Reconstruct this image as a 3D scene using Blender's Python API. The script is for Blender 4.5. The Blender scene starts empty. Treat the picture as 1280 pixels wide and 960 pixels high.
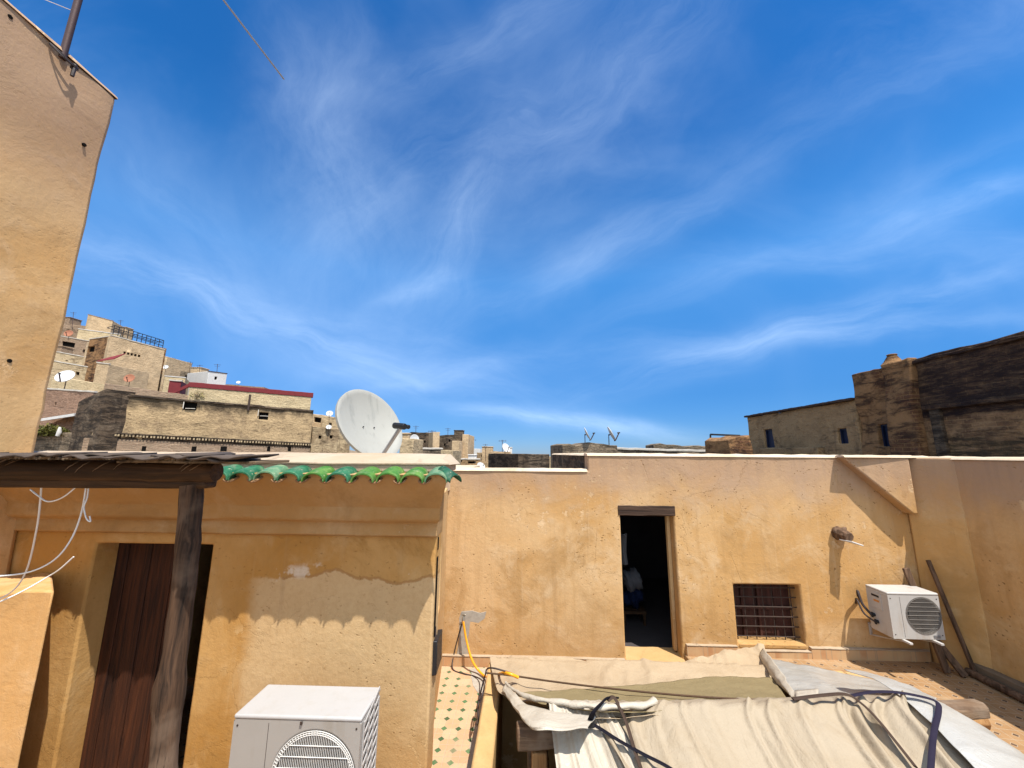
import bpy, bmesh, math, random
from mathutils import Vector, Matrix, noise
random.seed(7)
scn = bpy.context.scene
COL = scn.collection
R = math.radians
E = 2.93                                   # eye height over the terrace floor

# ------------------------------------------------------------------ camera
F = 481.0
pit, yaw, rol = R(10.25), R(1.8), 0.008
fwd = Vector((-math.sin(yaw)*math.cos(pit), math.cos(yaw)*math.cos(pit), math.sin(pit)))
r0 = Vector((math.cos(yaw), math.sin(yaw), 0))
u0 = r0.cross(fwd)
rgt = r0*math.cos(rol) + u0*math.sin(rol)
upv = -r0*math.sin(rol) + u0*math.cos(rol)
EYE = Vector((0, 0, E))
cam_d = bpy.data.cameras.new('camera')
cam_d.sensor_width = 36; cam_d.lens = 36*F/1280
cam_d.clip_start = 0.05; cam_d.clip_end = 6000
cam = bpy.data.objects.new('camera', cam_d)
M3 = Matrix((rgt, upv, -fwd)).transposed()
cam.matrix_world = Matrix.Translation(EYE) @ M3.to_4x4()
COL.objects.link(cam); scn.camera = cam

def ray(px, py):
    return fwd + rgt*((px-640)/F) + upv*((480-py)/F)
def P(px, py, Y):                          # a photograph point on the plane y = Y
    d = ray(px, py); return EYE + d*(Y/d.y)
def PZ(px, py, Z):
    d = ray(px, py); return EYE + d*((Z-E)/d.z)
def PX(px, py, X):
    d = ray(px, py); return EYE + d*(X/d.x)
def PP(px, py, y0, z0, s):                 # on the sloping plane z = z0 + s*(y-y0), z over the floor
    d = ray(px, py); t = (z0 - s*y0 - E)/(d.z - s*d.y); return EYE + d*t

# ------------------------------------------------------------------ mesh helpers
def box(bm, x0, x1, y0, y1, z0, z1):
    v = [bm.verts.new(c) for c in ((x0,y0,z0),(x1,y0,z0),(x1,y1,z0),(x0,y1,z0),(x0,y0,z1),(x1,y0,z1),(x1,y1,z1),(x0,y1,z1))]
    for f in ((0,3,2,1),(4,5,6,7),(0,1,5,4),(1,2,6,5),(2,3,7,6),(3,0,4,7)):
        bm.faces.new([v[i] for i in f])
def prism(bm, pts, vec):
    a = [bm.verts.new(p) for p in pts]; b = [bm.verts.new(Vector(p)+Vector(vec)) for p in pts]
    n = len(pts)
    bm.faces.new(a); bm.faces.new(b[::-1])
    for i in range(n):
        bm.faces.new((a[i], b[i], b[(i+1)%n], a[(i+1)%n]))
    bmesh.ops.recalc_face_normals(bm, faces=bm.faces[:])
def smoothpath(pts, n):
    pts = [Vector(p) for p in pts]
    if len(pts) < 3: return [pts[0].lerp(pts[-1], i/n) for i in range(n+1)]
    out = []; m = len(pts)-1
    for i in range(n+1):
        t = i/n*m; k = min(int(t), m-1); f = t-k
        p0 = pts[max(k-1,0)]; p1 = pts[k]; p2 = pts[k+1]; p3 = pts[min(k+2,m)]
        out.append(0.5*((2*p1)+(p2-p0)*f+(2*p0-5*p1+4*p2-p3)*f*f+(3*p1-p0-3*p2+p3)*f**3))
    return out
def tube(bm, pts, r, seg=8, caps=True, flat=None):
    pts = [Vector(p) for p in pts]; n = len(pts); rings = []
    ref = None
    for i, p in enumerate(pts):
        t = (pts[min(i+1,n-1)]-pts[max(i-1,0)]).normalized()
        if ref is None: ref = Vector((0,0,1)) if abs(t.z) < .9 else Vector((1,0,0))
        a = (ref - t*ref.dot(t)).normalized(); b = t.cross(a); ref = a
        rr = r[i] if isinstance(r, (list, tuple)) else (r(i/(n-1)) if callable(r) else r)
        ring = []
        for k in range(seg):
            an = 2*math.pi*k/seg
            q = p + (a*math.cos(an)*(flat or 1) + b*math.sin(an))*rr
            ring.append(bm.verts.new(q))
        rings.append(ring)
    for i in range(n-1):
        for k in range(seg):
            bm.faces.new((rings[i][k], rings[i][(k+1)%seg], rings[i+1][(k+1)%seg], rings[i+1][k]))
    if caps:
        bm.faces.new(rings[0][::-1]); bm.faces.new(rings[-1])
def lathe(bm, prof, mat4, seg=24, close=False):
    rings = []
    for (r, z) in prof:
        rings.append([bm.verts.new(mat4 @ Vector((r*math.cos(2*math.pi*k/seg), r*math.sin(2*math.pi*k/seg), z))) for k in range(seg)])
    for i in range(len(rings)-1):
        for k in range(seg):
            bm.faces.new((rings[i][k], rings[i][(k+1)%seg], rings[i+1][(k+1)%seg], rings[i+1][k]))
    if close:
        bm.faces.new(rings[0][::-1]); bm.faces.new(rings[-1])
def cuts(lo, hi, step, extra=()):
    n = max(1, round((hi-lo)/step)); s = [lo+(hi-lo)*i/n for i in range(n+1)]
    ex = [e for e in extra if lo-1e-6 < e < hi+1e-6]
    s = [v for v in s if all(abs(v-e) > step*.45 for e in ex) or v in (lo, hi)]
    return sorted(set([round(v,5) for v in s+list(ex)]))
def gridwall(bm, us, vs, solid, fmap, thick, amp=.01, seed=0, edge=.012):
    """wall from cells: fmap(u,v,w) -> world; w = 0 front, w = thick back. The front is slightly uneven, as hand-laid plaster is."""
    V = {}
    def vert(i, j, s):
        k = (i, j, s)
        if k not in V:
            u, v = us[i], vs[j]
            n = noise.noise(Vector((u*1.1+seed, v*1.1, seed*3.1)))*amp + noise.noise(Vector((u*4+seed, v*4, 7)))*amp*.35
            top = edge*noise.noise(Vector((u*3+seed, 5.5, s*.2))) if j == len(vs)-1 else 0
            V[k] = bm.verts.new(fmap(u, v+top, (0 if s == 0 else thick) + (n if s == 0 else 0)))
        return V[k]
    nu, nv = len(us)-1, len(vs)-1
    S = [[solid((us[i]+us[i+1])/2, (vs[j]+vs[j+1])/2) for j in range(nv)] for i in range(nu)]
    def isS(i, j): return 0 <= i < nu and 0 <= j < nv and S[i][j]
    for i in range(nu):
        for j in range(nv):
            if not S[i][j]: continue
            bm.faces.new((vert(i,j,0), vert(i+1,j,0), vert(i+1,j+1,0), vert(i,j+1,0)))
            bm.faces.new((vert(i,j,1), vert(i,j+1,1), vert(i+1,j+1,1), vert(i+1,j,1)))
            if not isS(i-1,j): bm.faces.new((vert(i,j,0), vert(i,j+1,0), vert(i,j+1,1), vert(i,j,1)))
            if not isS(i+1,j): bm.faces.new((vert(i+1,j,0), vert(i+1,j,1), vert(i+1,j+1,1), vert(i+1,j+1,0)))
            if not isS(i,j-1): bm.faces.new((vert(i,j,0), vert(i,j,1), vert(i+1,j,1), vert(i+1,j,0)))
            if not isS(i,j+1): bm.faces.new((vert(i,j+1,0), vert(i+1,j+1,0), vert(i+1,j+1,1), vert(i,j+1,1)))
    bmesh.ops.recalc_face_normals(bm, faces=bm.faces[:])
def loft(bm, rows, nu, nv, wr=None):
    rs = [smoothpath(r, nu) for r in rows]
    cols = [smoothpath([r[i] for r in rs], nv) for i in range(nu+1)]
    g = []
    for i in range(nu+1):
        c = []
        for j in range(nv+1):
            p = cols[i][j].copy()
            if wr: p += wr(i/nu, j/nv, p)
            c.append(bm.verts.new(p))
        g.append(c)
    for i in range(nu):
        for j in range(nv):
            bm.faces.new((g[i][j], g[i+1][j], g[i+1][j+1], g[i][j+1]))

def tag(o, label=None, cat=None, group=None, kind=None):
    if label: o['label'] = label
    if cat: o['category'] = cat
    if group: o['group'] = group
    if kind: o['kind'] = kind
    return o
def thing(name, label, cat, loc=(0,0,0), group=None):
    o = bpy.data.objects.new(name, None); COL.objects.link(o); o.location = loc
    o.empty_display_size = .2
    return tag(o, label, cat, group)
def obj(name, bm, m, parent=None, bevel=0, ang=35, thick=0, seg=2):
    bm.normal_update()
    uv = bm.loops.layers.uv.new('UVMap')
    for f in bm.faces:
        n = f.normal
        if abs(n.z) > .75: a, b = Vector((1,0,0)), Vector((0,1,0))
        else:
            a = Vector((-n.y, n.x, 0)).normalized() if (abs(n.x)+abs(n.y)) > 1e-6 else Vector((1,0,0)); b = Vector((0,0,1))
        for l in f.loops: l[uv].uv = (l.vert.co.dot(a), l.vert.co.dot(b))
    me = bpy.data.meshes.new(name); bm.to_mesh(me); bm.free()
    me.materials.append(m)
    for p in me.polygons: p.use_smooth = True
    me.set_sharp_from_angle(angle=R(ang))
    o = bpy.data.objects.new(name, me); COL.objects.link(o)
    if parent:
        o.parent = parent
        o.matrix_parent_inverse = Matrix.Translation(-Vector(parent.location)) if parent.rotation_euler[:] == (0,0,0) else parent.matrix_basis.inverted()
    if thick:
        s = o.modifiers.new('thick', 'SOLIDIFY'); s.thickness = thick; s.offset = 0
    if bevel:
        b = o.modifiers.new('bevel', 'BEVEL'); b.width = bevel; b.segments = seg; b.limit_method = 'ANGLE'; b.angle_limit = R(40)
        b.harden_normals = False
    return o
def NB(): return bmesh.new()

# ------------------------------------------------------------------ node helpers
class NT:
    def __init__(s, name):
        s.m = bpy.data.materials.new(name); s.m.use_nodes = True
        s.t = s.m.node_tree; s.t.nodes.clear()
        s.o = s.t.nodes.new('ShaderNodeOutputMaterial'); s.b = s.t.nodes.new('ShaderNodeBsdfPrincipled')
        s.t.links.new(s.b.outputs[0], s.o.inputs[0])
        s.g = s.t.nodes.new('ShaderNodeNewGeometry'); s.pos = s.g.outputs['Position']
        s.tc = s.t.nodes.new('ShaderNodeTexCoord'); s.uv = s.tc.outputs['UV']
    def n(s, typ, **kw):
        x = s.t.nodes.new(typ)
        for k, v in kw.items(): setattr(x, k, v)
        return x
    def link(s, v, inp):
        if isinstance(v, bpy.types.NodeSocket): s.t.links.new(v, inp)
        elif v is not None:
            if isinstance(v, (tuple, list)) and len(v) == 3 and inp.type == 'RGBA': v = (*v, 1)
            inp.default_value = v
    def mapv(s, v, scale=(1,1,1), loc=(0,0,0), rot=(0,0,0)):
        x = s.n('ShaderNodeMapping'); s.link(v, x.inputs[0]); x.inputs['Scale'].default_value = scale
        x.inputs['Location'].default_value = loc; x.inputs['Rotation'].default_value = rot; return x.outputs[0]
    def noise(s, scale, detail=4, rough=.55, v=None, dist=0, lac=2):
        x = s.n('ShaderNodeTexNoise'); s.link(s.pos if v is None else v, x.inputs['Vector'])
        x.inputs['Scale'].default_value = scale; x.inputs['Detail'].default_value = detail
        x.inputs['Roughness'].default_value = rough; x.inputs['Distortion'].default_value = dist
        return x.outputs['Fac']
    def voro(s, scale, feature='F1', v=None, rand=1):
        x = s.n('ShaderNodeTexVoronoi', feature=feature); s.link(s.pos if v is None else v, x.inputs['Vector'])
        x.inputs['Scale'].default_value = scale; x.inputs['Randomness'].default_value = rand
        return x.outputs['Distance']
    def mth(s, op, a, b=None, c=None, clamp=False):
        x = s.n('ShaderNodeMath', operation=op, use_clamp=clamp); s.link(a, x.inputs[0])
        if b is not None: s.link(b, x.inputs[1])
        if c is not None: s.link(c, x.inputs[2])
        return x.outputs[0]
    def rng(s, v, a, b, c=0., d=1.):
        x = s.n('ShaderNodeMapRange'); x.interpolation_type = 'SMOOTHSTEP'; s.link(v, x.inputs[0])
        for i, q in enumerate((a, b, c, d)): x.inputs[i+1].default_value = q
        return x.outputs[0]
    def mix(s, f, a, b, mode='MIX'):
        x = s.n('ShaderNodeMix', data_type='RGBA', blend_type=mode); x.clamp_factor = True
        s.link(f, x.inputs['Factor']); s.link(a, x.inputs['A'] if False else x.inputs[6]); s.link(b, x.inputs[7]); return x.outputs[2]
    def sep(s, v):
        x = s.n('ShaderNodeSeparateXYZ'); s.link(v, x.inputs[0]); return x.outputs
    def comb(s, a, b, c):
        x = s.n('ShaderNodeCombineXYZ')
        for i, q in enumerate((a, b, c)): s.link(q, x.inputs[i])
        return x.outputs[0]
    def addv(s, a, b):
        x = s.n('ShaderNodeVectorMath', operation='ADD'); s.link(a, x.inputs[0]); s.link(b, x.inputs[1]); return x.outputs[0]
    def done(s, col, rough=.9, h=None, hs=.3, hd=.01, metal=0, spec=.3):
        s.link(col, s.b.inputs['Base Color']); s.link(rough, s.b.inputs['Roughness']); s.link(metal, s.b.inputs['Metallic'])
        s.link(spec, s.b.inputs['Specular IOR Level'])
        if h is not None:
            bp = s.n('ShaderNodeBump'); bp.inputs['Strength'].default_value = hs; bp.inputs['Distance'].default_value = hd
            s.link(h, bp.inputs['Height']); s.t.links.new(bp.outputs[0], s.b.inputs['Normal'])
        return s.m
def mulc(c, k): return tuple(min(1, q*k) for q in c)

def plaster(name, base, warm, pale, off=0, pits=.5, streak=.5, ztop=None, crack=.3, zline=None, zb=.95):
    """old lime plaster: broad colour clouds, rain streaks, pits where the render has flaked, hairline cracks, a bleached strip below the wall head"""
    t = NT(name); q = t.mapv(t.pos, loc=(off, off*.7, off*.3))
    big = t.noise(.55, 5, .6, q, .6); mid = t.noise(2.3, 6, .65, q, .4); fine = t.noise(22, 6, .7, q)
    c = t.mix(t.rng(big, .42, .62), base, warm)
    c = t.mix(t.mth('MULTIPLY', t.rng(t.noise(.9, 6, .7, t.mapv(q, loc=(8, 5, 2)), 1.), .48, .68), .7), c, mulc(warm, .70))
    c = t.mix(t.mth('MULTIPLY', t.rng(mid, .48, .74), .65), c, pale)
    st = t.noise(1.0, 5, .6, t.mapv(q, (7, 7, .35)))
    c = t.mix(t.mth('MULTIPLY', t.rng(st, .5, .72), .45*streak), c, mulc(warm, .72))
    st2 = t.noise(1.0, 4, .6, t.mapv(q, (13, 13, .6), loc=(3, 1, 0)))
    c = t.mix(t.mth('MULTIPLY', t.rng(st2, .55, .75), .35*streak), c, pale)
    z = t.sep(t.pos)[2]
    if ztop is not None:
        zz = t.mth('ADD', z, t.mth('MULTIPLY', t.mth('SUBTRACT', mid, .5), .9))
        c = t.mix(t.mth('MULTIPLY', t.rng(zz, ztop-zb, ztop-zb*.16), .85), c, (.36, .235, .155))
        ss = t.mth('MULTIPLY', t.rng(t.noise(1.0, 3, .6, t.mapv(q, (9, 9, .25), loc=(5,2,0))), .42, .65), t.rng(z, ztop-.55, ztop-.02))
        c = t.mix(t.mth('MULTIPLY', ss, .4), c, (.28, .19, .13))
    if zline is not None:                       # newer, paler coat of render below an uneven line
        xx = t.sep(t.pos)[0]
        ln = t.mth('ADD', t.mth('MULTIPLY', t.mth('SUBTRACT', t.noise(1.3, 4, .5, t.comb(xx, 0., 0.)), .5), .45), zline)
        d = t.mth('SUBTRACT', z, ln)
        d2 = t.mth('ADD', d, t.mth('MULTIPLY', t.mth('SUBTRACT', fine, .5), .05))
        inx = t.rng(t.mth('ADD', xx, t.mth('MULTIPLY', t.mth('SUBTRACT', mid, .5), .2)), -2.75, -2.55)
        c = t.mix(t.mth('MULTIPLY', t.mth('MULTIPLY', t.rng(d2, .02, -.02), inx), .8), c, (.54, .38, .205))
        ck = t.mth('MULTIPLY', t.rng(t.mth('ABSOLUTE', d2), .022, .006), t.mth('MULTIPLY', inx, t.rng(t.noise(2.2, 2, .5, t.comb(xx, 3., 1.)), .42, .5)))
        c = t.mix(t.mth('MULTIPLY', ck, .75), c, (.30, .15, .05))
        wp = t.mth('MULTIPLY', t.rng(t.mth('ABSOLUTE', t.mth('SUBTRACT', d2, .04)), .09, .02), t.mth('MULTIPLY', inx, t.rng(t.noise(3.2, 4, .7, t.mapv(q, loc=(1,6,2))), .56, .64)))
        c = t.mix(t.mth('MULTIPLY', wp, .7), c, (.66, .58, .48))
    sk3 = t.noise(1.0, 6, .7, t.mapv(q, (5, 5, .22), loc=(9, 4, 0)))
    c = t.mix(t.mth('MULTIPLY', t.rng(sk3, .58, .74), .5*streak), c, (.24, .15, .085))
    bl = t.noise(3.1, 7, .75, t.mapv(q, loc=(6, 9, 3)), .7)
    c = t.mix(t.mth('MULTIPLY', t.rng(bl, .60, .68), .4), c, mulc(warm, .62))
    # stained foot of the wall
    zf = t.mth('ADD', z, t.mth('MULTIPLY', t.mth('SUBTRACT', mid, .5), 1.1))
    c = t.mix(t.mth('MULTIPLY', t.rng(zf, .75, .1), .5), c, mulc(warm, .8))
    c = t.mix(t.mth('MULTIPLY', t.rng(fine, .35, .75), .28), c, mulc(base, .7))
    # pits in drifts
    pm = t.rng(t.noise(.9, 3, .6, t.mapv(q, loc=(7, 3, 9))), .46, .56)
    pv = t.voro(17, 'F1', t.addv(t.mapv(q, (1, 1, 1.5)), t.comb(t.mth('MULTIPLY', mid, .25), t.mth('MULTIPLY', fine, .1), t.mth('MULTIPLY', fine, .08))))
    pk = t.mth('MULTIPLY', t.rng(pv, .25, .13), t.mth('MULTIPLY', pm, t.rng(t.noise(9, 2, .5, q), .50, .56)))
    pk = t.mth('MULTIPLY', pk, pits*.85)
    c = t.mix(pk, c, mulc(warm, .42))
    # hairline cracks
    cv = t.voro(.85, 'DISTANCE_TO_EDGE', t.addv(q, t.comb(t.mth('MULTIPLY', mid, .5), mid, t.mth('MULTIPLY', fine, .12))))
    cm = t.mth('MULTIPLY', t.rng(cv, .007, .002), t.rng(t.noise(.7, 2, .5, t.mapv(q, loc=(2, 8, 4))), .5, .58))
    cm = t.mth('MULTIPLY', cm, crack)
    c = t.mix(cm, c, mulc(warm, .4))
    # pale flaked patches
    fl = t.mth('MULTIPLY', t.mth('MULTIPLY', t.rng(t.noise(5, 8, .78, t.mapv(q, loc=(4, 4, 1))), .57, .59), t.rng(t.noise(.8, 3, .6, t.mapv(q, loc=(2, 9, 6))), .54, .62)), .6)
    c = t.mix(fl, c, mulc(pale, 1.12))
    h = t.mth('ADD', t.mth('MULTIPLY', mid, .8), t.mth('MULTIPLY', fine, .25))
    h = t.mth('SUBTRACT', h, t.mth('MULTIPLY', fl, .35)); h = t.mth('SUBTRACT', h, t.mth('MULTIPLY', pk, .5)); h = t.mth('SUBTRACT', h, t.mth('MULTIPLY', cm, .6))
    return t.done(c, .92, h, .55, .03, spec=.15)

def oldwall(name, base, dirt, brickc, off=0, dirtk=.5, brick=.4, bs=(.24,.07), stone=False, topk=0, speck=.6, zdark=0):
    """weathered medina wall: plaster fallen off to show brick courses, black grime below heads and ledges"""
    t = NT(name); q = t.mapv(t.pos, loc=(off, off*.6, off*.2))
    big = t.noise(.32, 6, .65, q, .5); mid = t.noise(1.4, 6, .65, q, .3); fine = t.noise(9, 6, .7, q)
    br = t.n('ShaderNodeTexBrick'); br.offset = .5
    uvw = t.addv(t.uv, t.comb(t.mth('MULTIPLY', t.mth('SUBTRACT', fine, .5), .05), t.mth('MULTIPLY', t.mth('SUBTRACT', mid, .5), .10), 0.))
    t.link(uvw, br.inputs['Vector']); t.link(brickc, br.inputs['Color1']); t.link(mulc(brickc, .6), br.inputs['Color2']); t.link(mulc(base, .8), br.inputs['Mortar'])
    br.inputs['Scale'].default_value = 1; br.inputs['Brick Width'].default_value = bs[0]; br.inputs['Row Height'].default_value = bs[1]
    br.inputs['Mortar Size'].default_value = .014; br.inputs['Mortar Smooth'].default_value = .3
    bm_ = t.mth('MULTIPLY', t.rng(t.mth('ADD', t.mth('MULTIPLY', big, .7), t.mth('MULTIPLY', mid, .3)), .62-brick*.35, .68-brick*.3), .9)
    c = t.mix(t.rng(mid, .35, .7), base, mulc(base, .72))
    c = t.mix(t.mth('MULTIPLY', t.rng(fine, .4, .75), .35), c, mulc(base, 1.25))
    c = t.mix(bm_, c, br.outputs['Color'])
    lay = t.noise(1, 7, .75, t.mapv(q, (1.1, 1.1, 4.2)), .5)
    c = t.mix(t.mth('MULTIPLY', t.rng(lay, .62-dirtk*.28, .74-dirtk*.22), min(1, .55+dirtk*.4)), c, dirt)
    sk = t.noise(1, 5, .65, t.mapv(q, (3.2, 3.2, .3), loc=(4, 9, 0)))
    c = t.mix(t.mth('MULTIPLY', t.rng(sk, .56, .72), .6*min(1, dirtk+.25)), c, mulc(dirt, .8))
    if topk:
        zz = t.mth('ADD', t.sep(t.pos)[2], t.mth('MULTIPLY', t.mth('SUBTRACT', mid, .5), 1.2))
        c = t.mix(t.mth('MULTIPLY', t.rng(zz, topk-.7, topk), .85), c, dirt)
    if zdark:                                   # soot-black upper wall with paler flaked courses
        zz = t.mth('ADD', t.sep(t.pos)[2], t.mth('MULTIPLY', t.mth('SUBTRACT', mid, .5), .25))
        up = t.rng(zz, zdark-.05, zdark+.05)
        fk = t.rng(t.noise(1, 7, .75, t.mapv(q, (1.6, 1.6, 7), loc=(3, 3, 3))), .40, .66)
        c = t.mix(t.mth('MULTIPLY', up, t.mth('SUBTRACT', .95, t.mth('MULTIPLY', fk, .42))), c, dirt)
        lo = t.mth('MULTIPLY', t.rng(zz, zdark-.42, zdark-.6), t.rng(t.noise(1, 6, .7, t.mapv(q, (1.2, 1.2, 8))), .38, .6))
        c = t.mix(t.mth('MULTIPLY', lo, .85), c, (.045, .036, .022))
    sp = t.rng(t.noise(16, 4, .8, t.mapv(q, (1, 1, 2), loc=(2, 2, 2))), .66, .74)
    c = t.mix(t.mth('MULTIPLY', sp, speck), c, mulc(dirt, .6))
    blot = t.mth('MULTIPLY', t.rng(t.noise(5, 6, .75, t.mapv(q, (1, 1, 1.6), loc=(6, 1, 3))), .58, .66), t.rng(t.noise(.45, 3, .6, t.mapv(q, loc=(1, 7, 5))), .48, .6))
    c = t.mix(t.mth('MULTIPLY', blot, speck), c, dirt)
    h = t.mth('ADD', t.mth('ADD', mid, t.mth('MULTIPLY', fine, .9)), t.mth('MULTIPLY', t.mth('MULTIPLY', br.outputs['Fac'], bm_), -.6))
    h = t.mth('ADD', h, t.mth('MULTIPLY', lay, .8))
    return t.done(c, .95, h, .9, .09, spec=.1)

def wood(name, a, b, axis=2, rough=.8, grey=None, sc=1):
    t = NT(name); s = [16*sc, 16*sc, 16*sc]; s[axis] = .9*sc
    g = t.noise(1, 6, .65, t.mapv(t.pos, tuple(s)), .8); g2 = t.noise(3, 4, .6)
    c = t.mix(t.rng(g, .3, .7), a, b)
    if grey: c = t.mix(t.mth('MULTIPLY', t.rng(g2, .42, .62), .8), c, grey)
    s2 = [60*sc, 60*sc, 60*sc]; s2[axis] = 2.2
    cr = t.noise(1, 3, .6, t.mapv(t.pos, tuple(s2)))
    c = t.mix(t.mth('MULTIPLY', t.rng(cr, .6, .72), .7), c, mulc(a, .3))
    return t.done(c, rough, t.mth('ADD', g, t.mth('MULTIPLY', cr, -.6)), .6, .012, spec=.25)

def simple(name, c, rough=.6, metal=0, var=.2, sc=6, spec=.4, grime=None):
    t = NT(name); n1 = t.noise(sc, 5, .65); n2 = t.noise(sc*6, 4, .6)
    col = t.mix(t.mth('MULTIPLY', t.rng(n1, .35, .75), var*2), c, mulc(c, .65))
    if grime:
        gm = t.noise(1, 5, .65, t.mapv(t.pos, (9, 9, 1.3)))
        col = t.mix(t.mth('MULTIPLY', t.rng(gm, .52, .72), .5), col, grime)
    return t.done(col, t.rng(n2, .3, .7, max(0, rough-.08), min(1, rough+.08)), n2, .1, .004, metal=metal, spec=spec)

def canvas(name, c, dirt, rough=.85, sheen=False, k=.5):
    t = NT(name); a = t.noise(2.2, 6, .65, None, .6); b = t.noise(9, 5, .7); w = t.noise(260, 2, .5)
    col = t.mix(t.mth('MULTIPLY', t.rng(a, .4, .7), k), c, dirt)
    col = t.mix(t.mth('MULTIPLY', t.rng(b, .55, .75), k*.5), col, mulc(dirt, .75))
    sp = t.rng(t.voro(7, 'F1', t.addv(t.pos, t.comb(b, a, 0.))), .09, .05)
    col = t.mix(t.mth('MULTIPLY', sp, t.mth('MULTIPLY', t.rng(b, .5, .56), .5)), col, (.30, .16, .06))
    rd = t.rng(t.mth('ABSOLUTE', t.mth('SUBTRACT', t.noise(3.2, 3, .55, t.mapv(t.pos, (1.5, .7, 1)), .8), .5)), 0, .05)
    rd2 = t.rng(t.mth('ABSOLUTE', t.mth('SUBTRACT', t.noise(8, 3, .55, t.mapv(t.pos, (.8, 1.6, 1), loc=(3, 1, 0)), .6), .5)), 0, .05)
    h = t.mth('ADD', t.mth('ADD', t.mth('MULTIPLY', a, 1.2), t.mth('MULTIPLY', b, .35)), t.mth('ADD', t.mth('MULTIPLY', w, .05), t.mth('ADD', t.mth('MULTIPLY', rd, .06), t.mth('MULTIPLY', rd2, .035))))
    return t.done(col, rough, h, .6, .035, spec=.4 if sheen else .12)

def tiles(name, c, c2, dia, s, ds, rot=0, joint=.6):
    """small zellige squares with a diamond at each corner"""
    t = NT(name); q = t.mapv(t.pos, (1/s, 1/s, 1), rot=(0, 0, rot))
    wob = t.noise(5, 3, .5)
    x, y, _ = t.sep(q)
    fx = t.mth('ABSOLUTE', t.mth('SUBTRACT', t.mth('FRACT', x), .5)); fy = t.mth('ABSOLUTE', t.mth('SUBTRACT', t.mth('FRACT', y), .5))
    d = t.mth('ADD', fx, fy); dm = t.rng(d, ds, ds*.8)
    ex = t.mth('SUBTRACT', .5, fx); ey = t.mth('SUBTRACT', .5, fy)
    # octagon joints: lines half-way between diamonds, and around each diamond
    jn = t.rng(t.mth('MINIMUM', ex, ey), .03, .008)
    jn = t.mth('MAXIMUM', jn, t.rng(t.mth('ABSOLUTE', t.mth('SUBTRACT', d, ds*1.1)), .035, .01))
    wn = t.n('ShaderNodeTexWhiteNoise', noise_dimensions='2D')
    fl = t.n('ShaderNodeVectorMath', operation='FLOOR'); t.link(t.addv(q, (.0, .0, 0)), fl.inputs[0]); t.link(fl.outputs[0], wn.inputs[0])
    wn2 = t.n('ShaderNodeTexWhiteNoise', noise_dimensions='2D')
    fl2 = t.n('ShaderNodeVectorMath', operation='FLOOR'); t.link(t.addv(q, (.5, .5, 0)), fl2.inputs[0]); t.link(fl2.outputs[0], wn2.inputs[0])
    col = t.mix(t.rng(wn2.outputs[0], 0, 1), c, c2)
    col = t.mix(t.mth('MULTIPLY', jn, joint), col, (.42, .36, .28))
    dcol = t.mix(t.rng(wn.outputs[0], 0, 1), dia, mulc(dia, 1.9))
    col = t.mix(t.mth('MULTIPLY', dm, t.rng(wn.outputs[0], .03, .06)), col, dcol)
    dirt = t.noise(2.2, 6, .7, None, .5)
    col = t.mix(t.mth('MULTIPLY', t.rng(dirt, .5, .72), .55), col, (.36, .27, .17))
    col = t.mix(t.mth('MULTIPLY', t.rng(t.noise(14, 5, .7), .5, .75), .3), col, mulc(c, .55))
    h = t.mth('SUBTRACT', t.mth('MULTIPLY', wn2.outputs[0], .15), t.mth('MULTIPLY', jn, .5))
    return t.done(col, .7, t.mth('ADD', h, t.mth('MULTIPLY', wob, .3)), .5, .012, spec=.3)

OCH, OCHW, OCHP = (.57,.37,.185), (.49,.275,.10), (.61,.44,.265)
M = {}
M['house'] = plaster('ochre_plaster', OCH, OCHW, OCHP, 0, 1, .8, ztop=E, crack=.2)
M['riad'] = plaster('riad_plaster', (.47,.27,.095), (.40,.20,.05), (.52,.345,.165), 11, .45, .7, crack=.12, zline=1.72)  # orange coat of its own, base darkened further in place of canopy shade
M['tower'] = plaster('tower_plaster', (.58,.37,.175), (.53,.30,.115), (.62,.425,.24), 23, .3, .4, zb=2.6, ztop=E+4.4, crack=.15)
M['rwall'] = plaster('dark_ochre_plaster', (.56,.35,.155), (.52,.29,.10), (.60,.42,.22), 37, 1, .6, ztop=E, crack=.06)
M['kerb'] = simple('dirty_kerb', (.17,.12,.075), .95, var=.35, sc=9)
M['cornice'] = plaster('cornice_plaster', (.43,.27,.125), (.39,.225,.085), (.46,.32,.175), 5, .1, .3, crack=.05)
M['coping'] = plaster('coping_plaster', (.62,.49,.35), (.56,.42,.28), (.66,.55,.42), 3, .2, .2, crack=.3)
M['reveal'] = plaster('reveal_plaster', (.55,.37,.18), (.52,.30,.12), (.58,.42,.24), 8, .15, .4, crack=.1)
M['parapet'] = plaster('parapet_plaster', (.56,.38,.185), (.52,.32,.13), (.58,.43,.25), 17, .1, .2, crack=.05)
M['skirt'] = None
M['oldwarm'] = oldwall('old_tan_wall', (.47,.355,.215), (.06,.045,.03), (.38,.26,.155), 3, .36, .3)
M['longwall'] = oldwall('long_house_wall', (.46,.325,.18), (.05,.037,.026), (.40,.28,.17), 5, .2, .3, speck=1, topk=E+2.75)
M['oldbrick'] = oldwall('old_brick_wall', (.46,.35,.24), (.10,.07,.05), (.41,.265,.175), 9, .3, .9)
M['pinkbrick'] = oldwall('pink_brick_wall', (.42,.285,.2), (.13,.08,.055), (.38,.215,.14), 14, .15, .95)
M['dark'] = oldwall('grimy_wall', (.17,.125,.085), (.028,.022,.018), (.15,.10,.065), 21, .75, .45)
M['darkr'] = oldwall('blackened_wall', (.38,.23,.115), (.022,.015,.016), (.22,.125,.07), 27, .5, .45, bs=(.34,.11), zdark=E+1.02)
M['midr'] = oldwall('brown_stained_wall', (.30,.165,.075), (.03,.018,.015), (.16,.075,.042), 33, .6, .35, bs=(.34,.11))
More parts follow.
